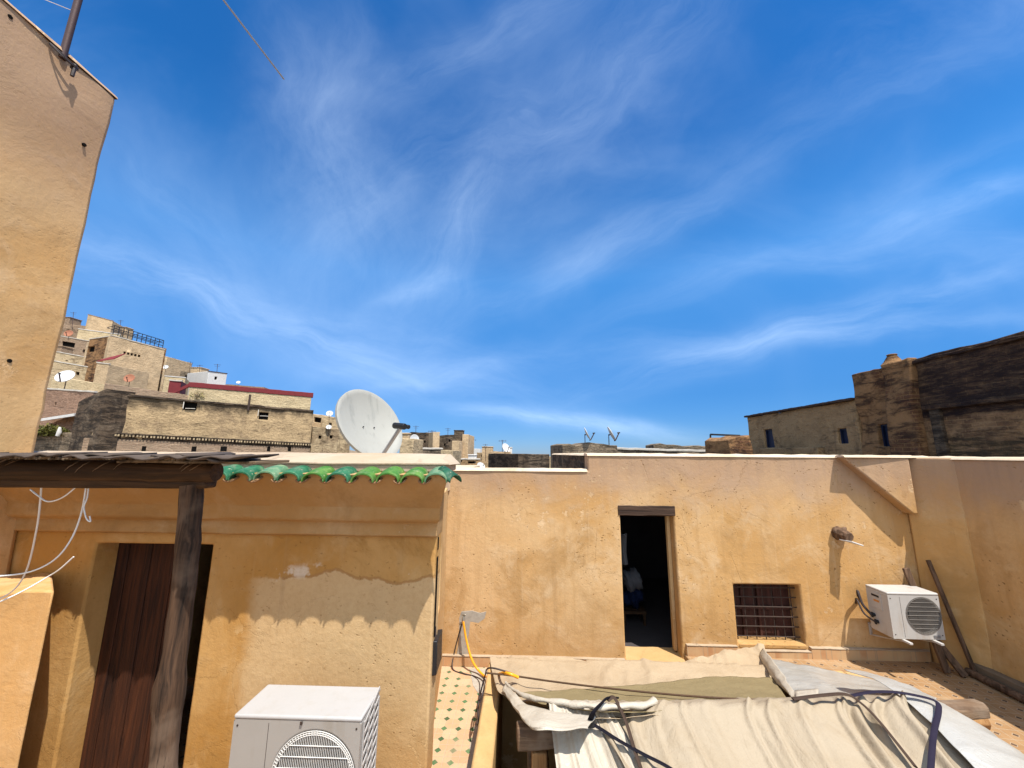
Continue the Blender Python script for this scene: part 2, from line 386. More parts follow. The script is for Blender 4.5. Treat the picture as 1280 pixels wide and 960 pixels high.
M['tanr'] = oldwall('tan_stained_wall', (.35,.225,.115), (.08,.05,.032), (.28,.17,.09), 41, .34, .25, bs=(.34,.11))
M['stone'] = oldwall('rubble_wall', (.24,.19,.14), (.05,.04,.03), (.28,.21,.14), 47, .5, .9, bs=(.3,.14))
M['tan'] = oldwall('tan_render', (.52,.375,.225), (.28,.18,.10), (.5,.34,.2), 51, .05, 0)
M['yellow'] = oldwall('yellow_render', (.54,.42,.25), (.30,.18,.08), (.5,.34,.2), 55, .12, .05)
M['white'] = simple('white_wash', (.60,.57,.53), .8, grime=(.45,.38,.3))
M['redband'] = simple('red_paint', (.16,.013,.016), .75, var=.3)
M['ledge'] = simple('pale_ledge', (.50,.45,.38), .85, var=.3)
M['glass'] = simple('dark_pane', (.012,.018,.03), .15, spec=.5)
M['bluew'] = simple('blue_shutter', (.008,.014,.04), .5)
M['black'] = simple('black_hole', (.008,.007,.006), .95, spec=.05)
M['iron'] = simple('rusty_iron', (.045,.027,.019), .8, metal=0, var=.35, sc=18)
M['blkmet'] = simple('black_metal', (.02,.02,.022), .5, metal=.3)
M['mast'] = simple('mast_metal', (.06,.032,.03), .6, metal=.3, sc=12)
M['alu'] = simple('grey_metal', (.33,.33,.34), .45, metal=.6)
M['cap'] = plaster('cap_plaster', (.44,.345,.25), (.40,.30,.20), (.48,.39,.30), 4, .1, .2, crack=.5)
M['fascia'] = plaster('fascia_plaster', (.42,.33,.24), (.38,.28,.19), (.46,.38,.29), 6, .1, .5, crack=.1)
M['acgr'] = simple('grey_casing', (.32,.295,.265), .42, var=.06, sc=3, spec=.4, grime=(.235,.20,.155))  # darker than the lid: shade on the front put into the colour
M['acw'] = simple('white_casing', (.40,.385,.37), .38, var=.05, sc=3, spec=.5, grime=(.36,.335,.30))
M['acold'] = simple('old_white_casing', (.44,.415,.385), .5, var=.12, sc=5, grime=(.34,.26,.18))
M['acgrey'] = simple('grille_wire', (.62,.60,.56), .45)
M['acdark'] = simple('fan_void', (.10,.085,.07), .7, var=.2)
M['acgrey2'] = simple('dusty_grille_wire', (.17,.15,.13), .6)
M['fin'] = simple('coil_fins', (.03,.03,.032), .6)
M['dish'] = simple('dish_enamel', (.325,.315,.275), .45, var=.07, sc=3, grime=(.21,.21,.185))
M['dishw'] = simple('white_dish_enamel', (.50,.495,.48), .5, var=.05)
M['rustdish'] = simple('rusty_dish', (.33,.13,.07), .8, var=.3)
M['wire'] = simple('white_cable', (.72,.70,.66), .5, var=.05)
M['dwire'] = simple('dark_cable', (.035,.022,.02), .6)
M['rope'] = simple('brown_cord', (.07,.035,.015), .8)
M['strap'] = simple('navy_strap', (.007,.006,.010), .7, spec=.1)
M['pstrap'] = simple('purple_strap', (.020,.016,.030), .8, spec=.1)
M['bstrap'] = simple('brown_strap', (.055,.035,.025), .8, spec=.1)
M['hose'] = simple('orange_hose', (.78,.33,.015), .35, var=.05)
M['brass'] = simple('tap_metal', (.28,.25,.2), .35, metal=.8)
M['cement'] = simple('cement_patch', (.36,.32,.265), .95, var=.35, sc=14)
M['post'] = wood('weathered_post', (.014,.008,.005), (.105,.056,.03), 2, .8, grey=(.145,.095,.062), sc=1.3)
M['log'] = wood('dark_log', (.018,.009,.005), (.085,.042,.017), 0, .65)
M['plank'] = wood('door_planks', (.014,.005,.003), (.07,.021,.007), 2, .7)
M['beam'] = wood('grey_beam', (.09,.05,.028), (.22,.135,.075), 0, .8, grey=(.22,.16,.11))
M['beamv'] = wood('timber_leg', (.20,.09,.03), (.40,.22,.09), 2, .8)
M['oldplank'] = wood('leaning_planks', (.05,.028,.016), (.17,.10,.06), 2, .8)
M['lintel'] = wood('lintel_wood', (.022,.012,.008), (.085,.048,.03), 0, .8)
M['reed'] = wood('reed_mat', (.06,.04,.025), (.24,.17,.10), 1, .9)
M['scrap'] = simple('roof_scraps', (.085,.062,.048), .9, var=.4, sc=9)
M['shut'] = wood('red_shutter', (.03,.011,.009), (.075,.028,.02), 2, .7)
M['cream'] = canvas('cream_canvas', (.335,.27,.19), (.29,.22,.14), k=.6)
M['wtarp'] = canvas('white_tarp', (.425,.375,.30), (.34,.27,.185), .5, True, .45)
M['gtarp'] = canvas('grey_plastic', (.355,.34,.31), (.29,.255,.205), .35, True, .5)
M['creamw'] = canvas('warm_cream_canvas', (.375,.285,.185), (.31,.22,.13), k=.5)
M['olive'] = canvas('olive_canvas', (.215,.165,.085), (.175,.135,.066), k=.5)
M['floor'] = tiles('terracotta_tiles', (.34,.205,.10), (.29,.165,.073), (.06,.035,.02), .16, .17, R(8))
M['strip'] = tiles('zellige_tiles', (.49,.33,.20), (.46,.265,.145), (.045,.085,.035), .155, .26)
M['earth'] = oldwall('city_earth', (.26,.19,.12), (.10,.08,.05), (.25,.18,.1), 61, .3, 0)
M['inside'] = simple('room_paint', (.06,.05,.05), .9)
M['cloth'] = canvas('white_cloth', (.13,.13,.14), (.09,.09,.09))  # white cloth darkened: dimness of the doorway put into the colour
M['blue'] = canvas('blue_cloth', (.010,.018,.055), (.008,.012,.035))  # blue cloth, with the doorway's dimness in its colour too
def glaze(name, c, c2):
    t = NT(name); a = t.noise(9, 5, .65); b = t.noise(40, 4, .7)
    col = t.mix(t.rng(a, .38, .68), c, c2); col = t.mix(t.rng(b, .64, .70), col, (.48,.42,.30))
    col = t.mix(t.mth('MULTIPLY', t.rng(t.noise(14, 5, .7), .5, .75), .45), col, (.30, .27, .18))
    return t.done(col, t.rng(b, .3, .7, .38, .8), t.noise(60, 4, .6), .3, .008, spec=.35)
M['g1'] = glaze('green_glaze', (0.008,0.085,0.037), (0.034,0.150,0.068))
M['g2'] = glaze('leaf_green_glaze', (0.031,0.129,0.017), (0.095,0.204,0.034))
M['g3'] = glaze('pale_green_glaze', (0.061,0.163,0.082), (0.163,0.245,0.136))
M['g4'] = glaze('deep_green_glaze', (0.004,0.058,0.027), (0.014,0.095,0.048))
M['terra'] = simple('tile_underside', (.28,.15,.07), .9)
t_ = NT('skirting_brick'); u_ = t_.noise(3, 4, .6)
b_ = t_.n('ShaderNodeTexBrick'); t_.link(t_.uv, b_.inputs['Vector']); b_.offset = 0
for k_, v_ in (('Scale', 1), ('Brick Width', .115), ('Row Height', 1.), ('Mortar Size', .006)): b_.inputs[k_].default_value = v_
for k_, v_ in (('Color1', (.40,.20,.09,1)), ('Color2', (.50,.30,.15,1)), ('Mortar', (.36,.25,.15,1))): b_.inputs[k_].default_value = v_
c_ = t_.mix(t_.mth('MULTIPLY', t_.rng(u_, .4, .65), .7), b_.outputs['Color'], (.50,.34,.18))
M['skirt'] = t_.done(c_, .85, b_.outputs['Fac'], -.4, .01)
def leafm(name, c, c2):
    t = NT(name); a = t.noise(3, 4, .6); return t.done(t.mix(t.rng(a, .35, .65), c, c2), .7, spec=.2)
M['leaf'] = leafm('shrub_leaf', (.07,.075,.012), (.12,.105,.02))
M['weed'] = leafm('weed_leaf', (.13,.15,.03), (.25,.24,.06))
M['twig'] = simple('twig', (.12,.08,.04), .9)
# ================================================================== light and sky
SUN = Vector((.27, -.36, 1)).normalized()
sl = bpy.data.lights.new('sun', 'SUN'); sl.energy = 4.5; sl.angle = R(.5); sl.color = (1, .955, .88)
so = bpy.data.objects.new('sun', sl); COL.objects.link(so); so.rotation_euler = SUN.to_track_quat('Z', 'Y').to_euler(); so.location = (6, -6, 20)
W = bpy.data.worlds.new('World'); scn.world = W; W.use_nodes = True
wt = W.node_tree; wt.nodes.clear()
class WT(NT):
    def __init__(s): s.t = wt
w = WT()
wo = w.n('ShaderNodeOutputWorld'); bg = w.n('ShaderNodeBackground'); wt.links.new(bg.outputs[0], wo.inputs[0])
sk = w.n('ShaderNodeTexSky', sky_type='NISHITA'); sk.sun_disc = False
sk.sun_elevation = math.asin(SUN.z); sk.sun_rotation = math.atan2(SUN.x, SUN.y)
sk.air_density = 1.0; sk.dust_density = 0; sk.ozone_density = 3.5; sk.altitude = 2600
hs = w.n('ShaderNodeHueSaturation'); hs.inputs['Saturation'].default_value = 1.22; hs.inputs['Value'].default_value = 1.0
wt.links.new(sk.outputs[0], hs.inputs['Color'])
col = hs.outputs[0]
tcw0 = w.n('ShaderNodeTexCoord'); zz0 = w.sep(tcw0.outputs['Generated'])[2]
rp_ = w.n('ShaderNodeValToRGB'); wt.links.new(zz0, rp_.inputs[0])      # clear dry air: deeper blue than the model's, also low down
el = rp_.color_ramp.elements
for i_, (ps, c_) in enumerate(((0, (.155,.215,.36)), (.14, (.235,.39,.50)), (.42, (.66,.93,.94)), (.66, (.28,.68,.82)))):
    e_ = el[i_] if i_ < 2 else el.new(ps)
    e_.position = ps; e_.color = (*c_, 1)
vm_ = w.n('ShaderNodeVectorMath', operation='MULTIPLY'); wt.links.new(col, vm_.inputs[0]); wt.links.new(rp_.outputs[0], vm_.inputs[1])
vs_ = w.n('ShaderNodeVectorMath', operation='SCALE'); wt.links.new(vm_.outputs[0], vs_.inputs[0]); vs_.inputs['Scale'].default_value = 1.5
col = vs_.outputs[0]
tcw = w.n('ShaderNodeTexCoord'); dx, dy, dz = w.sep(tcw.outputs['Generated'])
dyc = w.mth('MAXIMUM', dy, .08); u = w.mth('DIVIDE', dx, dyc); v = w.mth('DIVIDE', dz, dyc)
uvw = w.comb(u, v, 0.)
wob1 = w.noise(1.2, 3, .5, uvw, .3); wob2 = w.noise(4, 4, .55, uvw, .3)
def uvp(px, py):
    d = ray(px, py); return Vector((d.x/d.y, d.z/d.y))
acc = None
for (a, b, wd, it, wav) in (((80,290),(620,490),.075,.42,.30), ((410,20),(440,330),.13,.20,.5), ((600,200),(515,390),.075,.30,.45), ((470,380),(575,350),.03,.24,.2),
                       ((780,490),(1290,325),.05,.36,.22), ((860,450),(1300,385),.03,.30,.2), ((585,514),(840,548),.022,.75,.10), ((1060,300),(1300,232),.045,.30,.2),
                       ((560,260),(950,-60),.20,.20,.7), ((330,330),(840,90),.26,.16,.8), ((690,345),(800,265),.05,.22,.4), ((380,440),(640,500),.04,.22,.3), ((1000,160),(1300,-40),.16,.14,.5),
                       ((150,170),(330,330),.10,.12,.5), ((640,340),(1300,40),.07,.11,.3), ((700,430),(1300,170),.05,.13,.25), ((540,430),(920,240),.05,.20,.3), ((480,120),(760,-40),.08,.2,.4), ((330,40),(470,360),.16,.22,.5), ((860,330),(1300,300),.05,.16,.3), ((520,470),(900,430),.04,.2,.2)):
    pa, pb = uvp(*a), uvp(*b); c = (pa+pb)/2; d = pb-pa; L = d.length*.56; d.normalize()
    du = w.mth('SUBTRACT', u, c.x); dv = w.mth('SUBTRACT', v, c.y)
    al = w.mth('ADD', w.mth('MULTIPLY', du, d.x), w.mth('MULTIPLY', dv, d.y))
    ac = w.mth('SUBTRACT', w.mth('MULTIPLY', dv, d.x), w.mth('MULTIPLY', du, d.y))
    ac2 = w.mth('ADD', ac, w.mth('ADD', w.mth('MULTIPLY', w.mth('SUBTRACT', wob1, .5), wav), w.mth('MULTIPLY', w.mth('SUBTRACT', wob2, .5), wav*.25)))
    e = w.mth('ADD', w.mth('POWER', w.mth('ABSOLUTE', w.mth('DIVIDE', al, L)), 3.), w.mth('POWER', w.mth('ABSOLUTE', w.mth('DIVIDE', ac2, wd)), 2.))
    g = w.mth('EXPONENT', w.mth('MULTIPLY', e, -1.))
    fil = w.noise(1, 7, .68, w.comb(w.mth('MULTIPLY', al, 1.6), w.mth('MULTIPLY', ac2, 9 if wd < .12 else 4.5), c.x*7+c.y*3), .35)
    g = w.mth('MULTIPLY', g, w.mth('MULTIPLY', w.rng(fil, .15, .95), it*.58))
    acc = g if acc is None else w.mth('ADD', acc, g)
veil = w.mth('MULTIPLY', w.rng(w.noise(1.1, 5, .55, uvw, .6), .40, .85), .10)
acc = w.mth('MINIMUM', w.mth('ADD', acc, veil), .85)
acc = w.mth('MULTIPLY', acc, w.rng(dy, .1, .3))
acc = w.mth('ADD', acc, w.mth('MULTIPLY', w.rng(dy, .05, -.35), .8))   # bright veil added unseen behind the viewer, to fill the shade
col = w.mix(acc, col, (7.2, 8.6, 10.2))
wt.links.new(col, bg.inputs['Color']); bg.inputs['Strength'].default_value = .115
scn.view_settings.view_transform = 'Standard'; scn.view_settings.look = 'None'; scn.view_settings.gamma = 1
scn.view_settings.use_curve_mapping = False
scn.view_settings.exposure = .7

# ================================================================== ground
bm = NB()
rad = [4, 8, 12, 16, 22, 28, 35, 45, 55, 65, 78, 95, 120, 160, 240, 400, 800, 1600, 3500]
def gz(x, y):
    h = 24*math.exp(-((x+85)**2+(y-75)**2)/2200) + 16*math.exp(-((x+150)**2+(y-190)**2)/9000)
    return -7 + h + .6*noise.noise(Vector((x*.08, y*.08, 0))) - (0 if math.hypot(x,y) < 300 else (math.hypot(x,y)-300)*.004)
NA = 96; rings = []
c0 = bm.verts.new((0,0,gz(0,0)))
for r in rad:
    rings.append([bm.verts.new((r*math.sin(2*math.pi*k/NA), r*math.cos(2*math.pi*k/NA), gz(r*math.sin(2*math.pi*k/NA), r*math.cos(2*math.pi*k/NA)))) for k in range(NA)])
for k in range(NA): bm.faces.new((c0, rings[0][(k+1)%NA], rings[0][k]))
for i in range(len(rad)-1):
    for k in range(NA): bm.faces.new((rings[i][k], rings[i][(k+1)%NA], rings[i+1][(k+1)%NA], rings[i+1][k]))
bmesh.ops.recalc_face_normals(bm, faces=bm.faces[:])
tag(obj('ground', bm, M['earth']), kind='structure')

# ================================================================== terrace
XC = 5.83                                   # inner face of the wall on the right
YB = 6.0                                    # street face of the house across the terrace
YR = 4.0                                    # facade of the tiled-eave house
XT = P(40, 600, YR).x                       # tower face
pL = P(604, 868, 4.5)
DXs = P(852, 800, YB).x+.03
LX0, LX1, LY0, LY1 = pL.x, 3.9, 1.2, 5.15   # outer rectangle of the light-well parapet
PT = .46                                    # parapet height
xs = [-1.04, LX0+.1, LX1-.1, XC+.3]; ys = [-3, LY0+.1, LY1-.1, YB+.3]
bm = NB()
for i in range(3):
    for j in range(3):
        if i == 1 and j == 1: continue
        box(bm, xs[i], xs[i+1], ys[j], ys[j+1], -.75, 0)
box(bm, -6, -1.0402, -3, YB+.3, -.75, -.40)
bmesh.ops.remove_doubles(bm, verts=bm.verts[:], dist=1e-4)
seen = {}
for f in bm.faces: seen.setdefault(tuple(sorted(v.index for v in f.verts)), []).append(f)
bm.verts.index_update()
seen = {}
for f in bm.faces: seen.setdefault(tuple(sorted(v.index for v in f.verts)), []).append(f)
bmesh.ops.delete(bm, geom=[f for fs in seen.values() if len(fs) > 1 for f in fs], context='FACES')
tag(obj('terrace_floor', bm, M['floor']), kind='structure')
bm = NB(); ZF = .20
for (a, b, c, d) in ((DXs, XC+.02, LY1+.003, YB+.05), (LX1+.003, XC+.02, -1.5, LY1+.003)): box(bm, a, b, c, d, .002, ZF)
tag(obj('raised_terrace', bm, M['floor'], bevel=.012), kind='structure')
bm = NB()
stx = P(545, 838, 5.94).x
v_ = [bm.verts.new(p) for p in ((-1.02, 2.6, .004), (LX0-.004, 2.6, .004), (LX0-.004, 5.95, .004), (stx-.06, 5.95, .004))]
bm.faces.new(v_)
tag(obj('tiled_path', bm, M['strip']), kind='structure')
bm = NB(); g = []
for i in range(61):
    y = 2.6+3.3*i/60; wd = .11+.07*noise.noise(Vector((y*1.7, 2, 5)))+.03*noise.noise(Vector((y*7, 2, 5))) + max(0, y-5.3)*.35
    g.append((bm.verts.new((LX0-.004, y, .008)), bm.verts.new((LX0-.004-wd, y, .008))))
for i in range(60): bm.faces.new((g[i][0], g[i+1][0], g[i+1][1], g[i][1]))
bmesh.ops.recalc_face_normals(bm, faces=bm.faces[:])
tag(obj('path_margin', bm, M['cement']), kind='structure')

# ------------------------------------------------------------------ light well with its parapet
lw = thing('light_well', 'low ochre parapet round the light well, covered by the tarpaulins', 'parapet', (LX0, LY1, 0))
tk = .17
for (a, b, c, d) in ((LX0, LX0+tk, LY0, LY1), (LX1-tk, LX1, LY0, LY1), (LX0+tk+.001, LX1-tk-.001, LY1-tk, LY1), (LX0+tk+.001, LX1-tk-.001, LY0, LY0+tk)):
    bm = NB()
    if d-c > b-a: gridwall(bm, cuts(c, d, .2), cuts(-3, PT, .2), lambda u, v: True, lambda u, v, w_: (a+w_, u, v), b-a, .008, a)
    else: gridwall(bm, cuts(a, b, .2), cuts(-3, PT, .2), lambda u, v: True, lambda u, v, w_: (u, c+w_, v), d-c, .008, c)
    obj('parapet_wall', bm, M['parapet'], lw, .02)
bm = NB(); box(bm, LX0+.02, LX1-.02, LY0+.02, LY1-.02, -3.2, -3.02); obj('bottom_slab', bm, M['cement'], lw)

# timber frame that carries the tarpaulins
fr = thing('timber_frame', 'weathered timber ridge frame under the tarpaulins of the light well', 'frame', (1.9, 3.6, PT))
bl, brr = P(646, 918, 3.52), P(1226, 884, 3.80)
bm = NB(); dirv = (brr-bl).normalized(); bn = Vector((-dirv.y, dirv.x, 0)); rws = []
for i in range(31):
    c = bl.lerp(brr, i/30); hh = .07-.02*i/30; ww = .085-.02*i/30
    rws.append([bm.verts.new(c+bn*a*ww+Vector((0,0,b*hh))+Vector((0,1,1))*.008*noise.noise(Vector((i*.5, a*3, b*3)))) for a, b in ((-1,-1),(-1,.55),(-.55,1),(.55,1),(1,.55),(1,-1))])
for i in range(30):
    for k in range(6): bm.faces.new((rws[i][k], rws[i][(k+1)%6], rws[i+1][(k+1)%6], rws[i+1][k]))
bm.faces.new(rws[0]); bm.faces.new(rws[-1][::-1]); bmesh.ops.recalc_face_normals(bm, faces=bm.faces[:])
obj('ridge_beam', bm, M['beam'], fr, .012)
for (px, yy) in ((674, 3.5), (930, 3.66), (1208, 3.83)):
    q = P(px, 945, yy)
    bm = NB(); box(bm, q.x-.06, q.x+.06, yy-.05, yy+.06, PT-1.4, bl.lerp(brr, (q.x-bl.x)/(brr.x-bl.x)).z-.09)
    obj('leg', bm, M['beamv'], fr, .01)
for (px, yy) in ((674, 3.5), (1208, 3.83)):
    q = P(px, 945, yy); bm = NB(); box(bm, q.x-.09, q.x+.09, LY0+.02, LY1-.02, PT-.16-.02, PT-.04-.02); obj('cross_beam', bm, M['beam'], fr, .01)
brk = PP(1222, 900, 3.8, bl.z-.3, 0)
bm = NB(); tube(bm, [brk+Vector((-.35, .05, -.02)), brk+Vector((.06, .0, -.0))], .075, 8); obj('brace', bm, M['beamv'], fr, .01)

# ------------------------------------------------------------------ tarpaulins
ZR = P(820, 893, 3.55).z                    # ridge line
YRG = 3.55
SF, SB = .36, -(ZR-PT-.05)/(4.98-YRG)       # slopes of the front and back
def FR(px, py): return PP(px, py, YRG, ZR, SF)
def BK(px, py): return PP(px, py, YRG, ZR, SB)
def N3(p, s, k=0): return noise.noise(Vector((p.x*s+k, p.y*s, p.z*s)))
def folds(u, freq, ph=0):                   # sharp pleats
    s = 0
    for i, f in enumerate(freq):
        x = (u*f + ph + .13*i) % 1.0
        s += (abs(x-.5)*2)**3/(i+1)
    return s
# back slope, cream border (far part)
ridge_px = [(700,903),(745,899),(820,894),(900,889),(990,882),(1060,879),(1110,877),(1172,887)]
cb = thing('border_tarpaulin', 'cream tarpaulin with crinkled border lying on the far parapet below the doorway', 'tarpaulin', (1.5, 4.9, PT))
far = [(606,847),(660,843),(740,839),(800,833),(850,831),(905,826),(957,822)]
mid1 = [(622,853),(668,856),(738,853),(800,848),(860,842),(915,837),(962,838)]
mid2 = [(634,862),(684,874),(742,868),(800,864),(868,858),(930,852),(975,856)]
mid3 = [(652,878),(694,886),(744,884),(800,880),(870,874),(930,868),(985,873)]
rdg = [(676,897),(706,901),(748,898),(810,895),(880,890),(940,886),(995,882)]
def wr_b(u, v, p):
    k = max(0, math.sin((v-.25)/.75*math.pi)) if v > .25 else 0
    z = -.07*k + .014*N3(p, 4.5)+.009*N3(p, 11, 3) + .035*(folds(u+.05*N3(p, 2), (7, 16), v*.4)-.4)*max(0, 1-abs(v-.33)*3.2)
    y = .03*(folds(u, (13, 21), .2)-.4) if v < .3 else 0
    if p.y > 4.9 and p.y < 5.2 and p.z+z < PT+.03 and v > .2: z = PT+.03-p.z+.006*N3(p, 9)
    return Vector((0, y, z))
farw = [Vector((q.x, max(q.y, 5.20), PT+.03)) for q in [BK(*p) for p in far]]
farw[0].y = 5.12
hang2 = [q+Vector((.02*math.sin(i*2.), .05, -.20-.03*math.sin(i*1.7))) for i, q in enumerate(farw)]
hang1 = [q+Vector((0, .035, -.06)) for q in farw]
bm = NB(); loft(bm, [hang2, hang1, farw]+[[BK(*p) for p in r] for r in (mid1, mid2, mid3, rdg)], 140, 60, wr_b)
obj('canvas_sheet', bm, M['creamw'], cb, thick=.003, ang=60)
# olive sheet lying on it
ol = [[(640,866),(694,863),(730,860),(800,856),(868,848),(915,845),(968,847)],
      [(672,876),(710,873),(752,872),(800,868),(870,862),(925,856),(976,860)],
      [(700,885),(728,884),(764,883),(810,880),(874,875),(930,868),(984,872)],
      [(722,892),(748,895),(780,896),(822,893),(884,889),(940,885),(990,881)]]
bm = NB()
def wr_o(u, v, p):
    e = min(v*6, 1); return Vector((.015*N3(p, 5, 2), .02*N3(p, 6, 9)*(1-e), -.045*math.sin((.25+.75*v)*math.pi) + .014*N3(p, 4)+.006*N3(p, 12, 4)+.030))
loft(bm, [[BK(*p) for p in r] for r in ol], 100, 32, wr_o)
tag(obj('olive_tarpaulin', bm, M['olive'], thick=.003, ang=60), 'olive green canvas sheet sagging behind the ridge of the light well', 'tarpaulin')

# rolled white edge along the gap on the left
wrl = thing('rolled_tarpaulin', 'white tarpaulin rolled along its edge beside the open gap by the parapet', 'tarpaulin', (0, 3.7, PT))
rp = [BK(632,853)+Vector((0,0,.0)), BK(648,868)+Vector((0,0,.01)), BK(672,880)+Vector((0,0,.04)), BK(705,887)+Vector((0,0,.05)), BK(740,893)+Vector((0,0,.06)), BK(772,893)+Vector((0,0,.06)), BK(806,890)+Vector((0,0,.05)), BK(818,887)+Vector((.01,0,.07))]
bm = NB(); pth = smoothpath(rp, 60)
tube(bm, pth, [(.012+.022*math.sin(min(1, i/42)*math.pi*.62)+.012*noise.noise(Vector((i*.22, 3, 1)))+.004*math.sin(i*.9)*(i > 20)) for i in range(61)], 14, True, .7)
for v in bm.verts: v.co += Vector((.3,.6,.8))*.012*noise.noise(v.co*9)
obj('roll', bm, M['wtarp'], wrl, ang=60)
# the sheet that hangs from the roll towards the gap
a_ = [BK(632,854), BK(646,870), BK(668,884), BK(700,892), BK(745,898)]
b_ = [BK(628,857)+Vector((0,0,-.03)), BK(644,880)+Vector((0,0,-.03)), BK(660,899)+Vector((0,0,-.02)), BK(690,905)+Vector((0,0,-.0)), BK(736,908)]
c_ = [BK(630,858)+Vector((0,0,-.05)), BK(648,884)+Vector((0,0,-.05)), BK(668,905)+Vector((0,0,-.04)), BK(695,909)+Vector((0,0,-.01)), BK(735,912)]
bm = NB(); loft(bm, [a_, b_, c_], 50, 16, lambda u, v, p: Vector((0, .01*N3(p, 8), .02*N3(p, 6)+.012*folds(v, (3,), u)*(1-abs(u-.5)))))
obj('hanging_edge', bm, M['wtarp'], wrl, thick=.003, ang=60)

# front slope: cream canvas with pleats
cf = thing('cream_tarpaulin', 'large pleated cream canvas tarpaulin sloping down from the ridge towards the viewer', 'tarpaulin', (1.5, 3.2, PT))
def row(yw, dz, x0, x1, n=9):
    return [Vector((x0+(x1-x0)*i/(n-1), yw, ZR-SF*(YRG-yw)+dz+.012*math.sin(i*1.9))) for i in range(n)]
xl0, xr0 = FR(742,906).x, FR(1172,888).x
def ridge_z(x): return bl.lerp(brr, (x-bl.x)/(brr.x-bl.x)).z+.195-.075*(x-bl.x)/(brr.x-bl.x)
def cfrow(t):                                # t < 0 behind the ridge, 0 ridge .. 1 bottom
    out = []
    for i in range(13):
        s = i/12; tt = max(0, t)
        xa = xl0 + tt*2.2*.36; xb = xr0 - tt*.25
        x = xa+(xb-xa)*s
        yy = YRG + .22*(x-bl.x)/(brr.x-bl.x) - .02 - t*2.2
        zz = ridge_z(x) - (tt*2.2*SF if t >= 0 else -t*2.2*.5)
        out.append(Vector((x, yy, zz)))
    return out
random.seed(21)
crease = [(random.random(), random.uniform(.02, .30), random.uniform(.012, .034), random.uniform(.006, .018), random.uniform(.2, 1.2)) for _ in range(26)]
def wr_f(u, v, p):
    vv = max(0, v-.12); z = 0
    for (c, ln_, a, wd_, e_) in crease:      # thin pull lines starting at the ridge and dying out down the slope
        x = u - c + vv*ln_
        k = math.exp(-(x/wd_)**2) - .55*math.exp(-((x-wd_*1.8)/(wd_*1.6))**2)
        z += 1.35*a*k*max(0, 1-vv*e_)*(.25+.75*min(1, vv*9))
    z += .030*N3(p, 1.7)*min(1, v*2.5) + .007*N3(p, 8, 2)*min(1, v*4) - .06*math.sin(min(1, vv*1.4)*math.pi)*(.6+.4*math.sin(u*19))
    return Vector((0, 0, z-.005))
bm = NB(); loft(bm, [cfrow(-.14), cfrow(-.05), cfrow(0), cfrow(.05), cfrow(.22), cfrow(.5), cfrow(.8), cfrow(1)], 320, 80, wr_f)
obj('canvas_sheet', bm, M['cream'], cf, thick=.003, ang=60)
# white sheet showing at its end, under the strap
we = thing('white_tarpaulin', 'white tarpaulin hanging over the beam end beside the ochre parapet', 'tarpaulin', (.4, 3.2, PT))
xw = FR(688, 910).x
def werow(t, dz):
    yw = YRG+.06-t*2.2
    return [Vector((xw+.0+t*.16+(xl0+t*2.2*.40+.14-xw-t*.16)*s, yw, ridge_z(xw+.2)-max(0, t)*2.2*SF+dz-(.02*(1-s)**2)-.12*(1-s)**3*max(0, t))) for s in (0, .2, .4, .6, .8, 1)]
bm = NB(); loft(bm, [werow(-.10, -.16), werow(-.05, -.06), werow(-.01, -.005), werow(.04, .005), werow(.3, -.035), werow(.6, -.05), werow(1, -.05)], 90, 50,
    lambda u, v, p: Vector((0, 0, (.022*folds(u+.12*v, (5, 9), .3)+.016*N3(p, 3)+.006*N3(p, 10)-.03)*min(1, max(0, v-.18)*4))))
obj('sheet', bm, M['wtarp'], we, thick=.003, ang=60)

# grey-white plastic beyond the ridge on the right, and its fall to the floor
gp = thing('plastic_sheet', 'greyish white plastic sheet with a folded flap, beyond the purple strap', 'tarpaulin', (3.5, 4, PT))
r_a = [(958,822),(1000,832),(1048,841),(1092,849),(1132,860),(1172,872)]
r_b = [(972,838),(1006,848),(1050,854),(1090,860),(1130,867),(1166,876)]
r_c = [(984,860),(1012,866),(1050,869),(1088,871),(1124,874),(1160,880)]
r_d = [(994,882),(1018,882),(1052,880),(1086,879),(1120,880),(1156,885)]
bm = NB(); loft(bm, [[BK(*p) for p in r] for r in (r_a, r_b, r_c, r_d)], 70, 36, lambda u, v, p: Vector((0, 0, .03*N3(p, 2.6)+.012*N3(p, 8, 4)+.015*folds(v, (4,), u*.6)-.01*v)))
obj('back_sheet', bm, M['gtarp'], gp, thick=.004, ang=60)
xq = xr0-.20
def gprow(t):
    yw = 4.32-t*2.9
    zt = ridge_z(xr0)+.0 - max(0, (YRG+.1)-yw)*SF*.95 - max(0, yw-(YRG+.2))*.16
    x0 = xq - max(0, (YRG-yw))*.12
    pts = []
    for (s, dx_, fz) in ((0, 0, 1.), (.2, .12, .985), (.45, .33, .86), (.7, .52, .6), (.88, .60, .3), (1, .66, .06)):
        pts.append(Vector((x0+dx_*(1.25+.35*t), yw-.15*s, ZF+.03+(zt-ZF-.03)*fz)))
    return pts
def wr_g(u, v, p):
    return Vector((.03*N3(p, 4, 1)+.035*folds(v+.12*u, (9, 15), .1)*u, 0, .022*N3(p, 3)+.03*folds(v+.10*u, (8, 13), .1)*(.15+u)))
bm = NB(); loft(bm, [gprow(t/6) for t in range(7)], 70, 130, wr_g)
obj('end_sheet', bm, M['gtarp'], gp, thick=.004, ang=60)
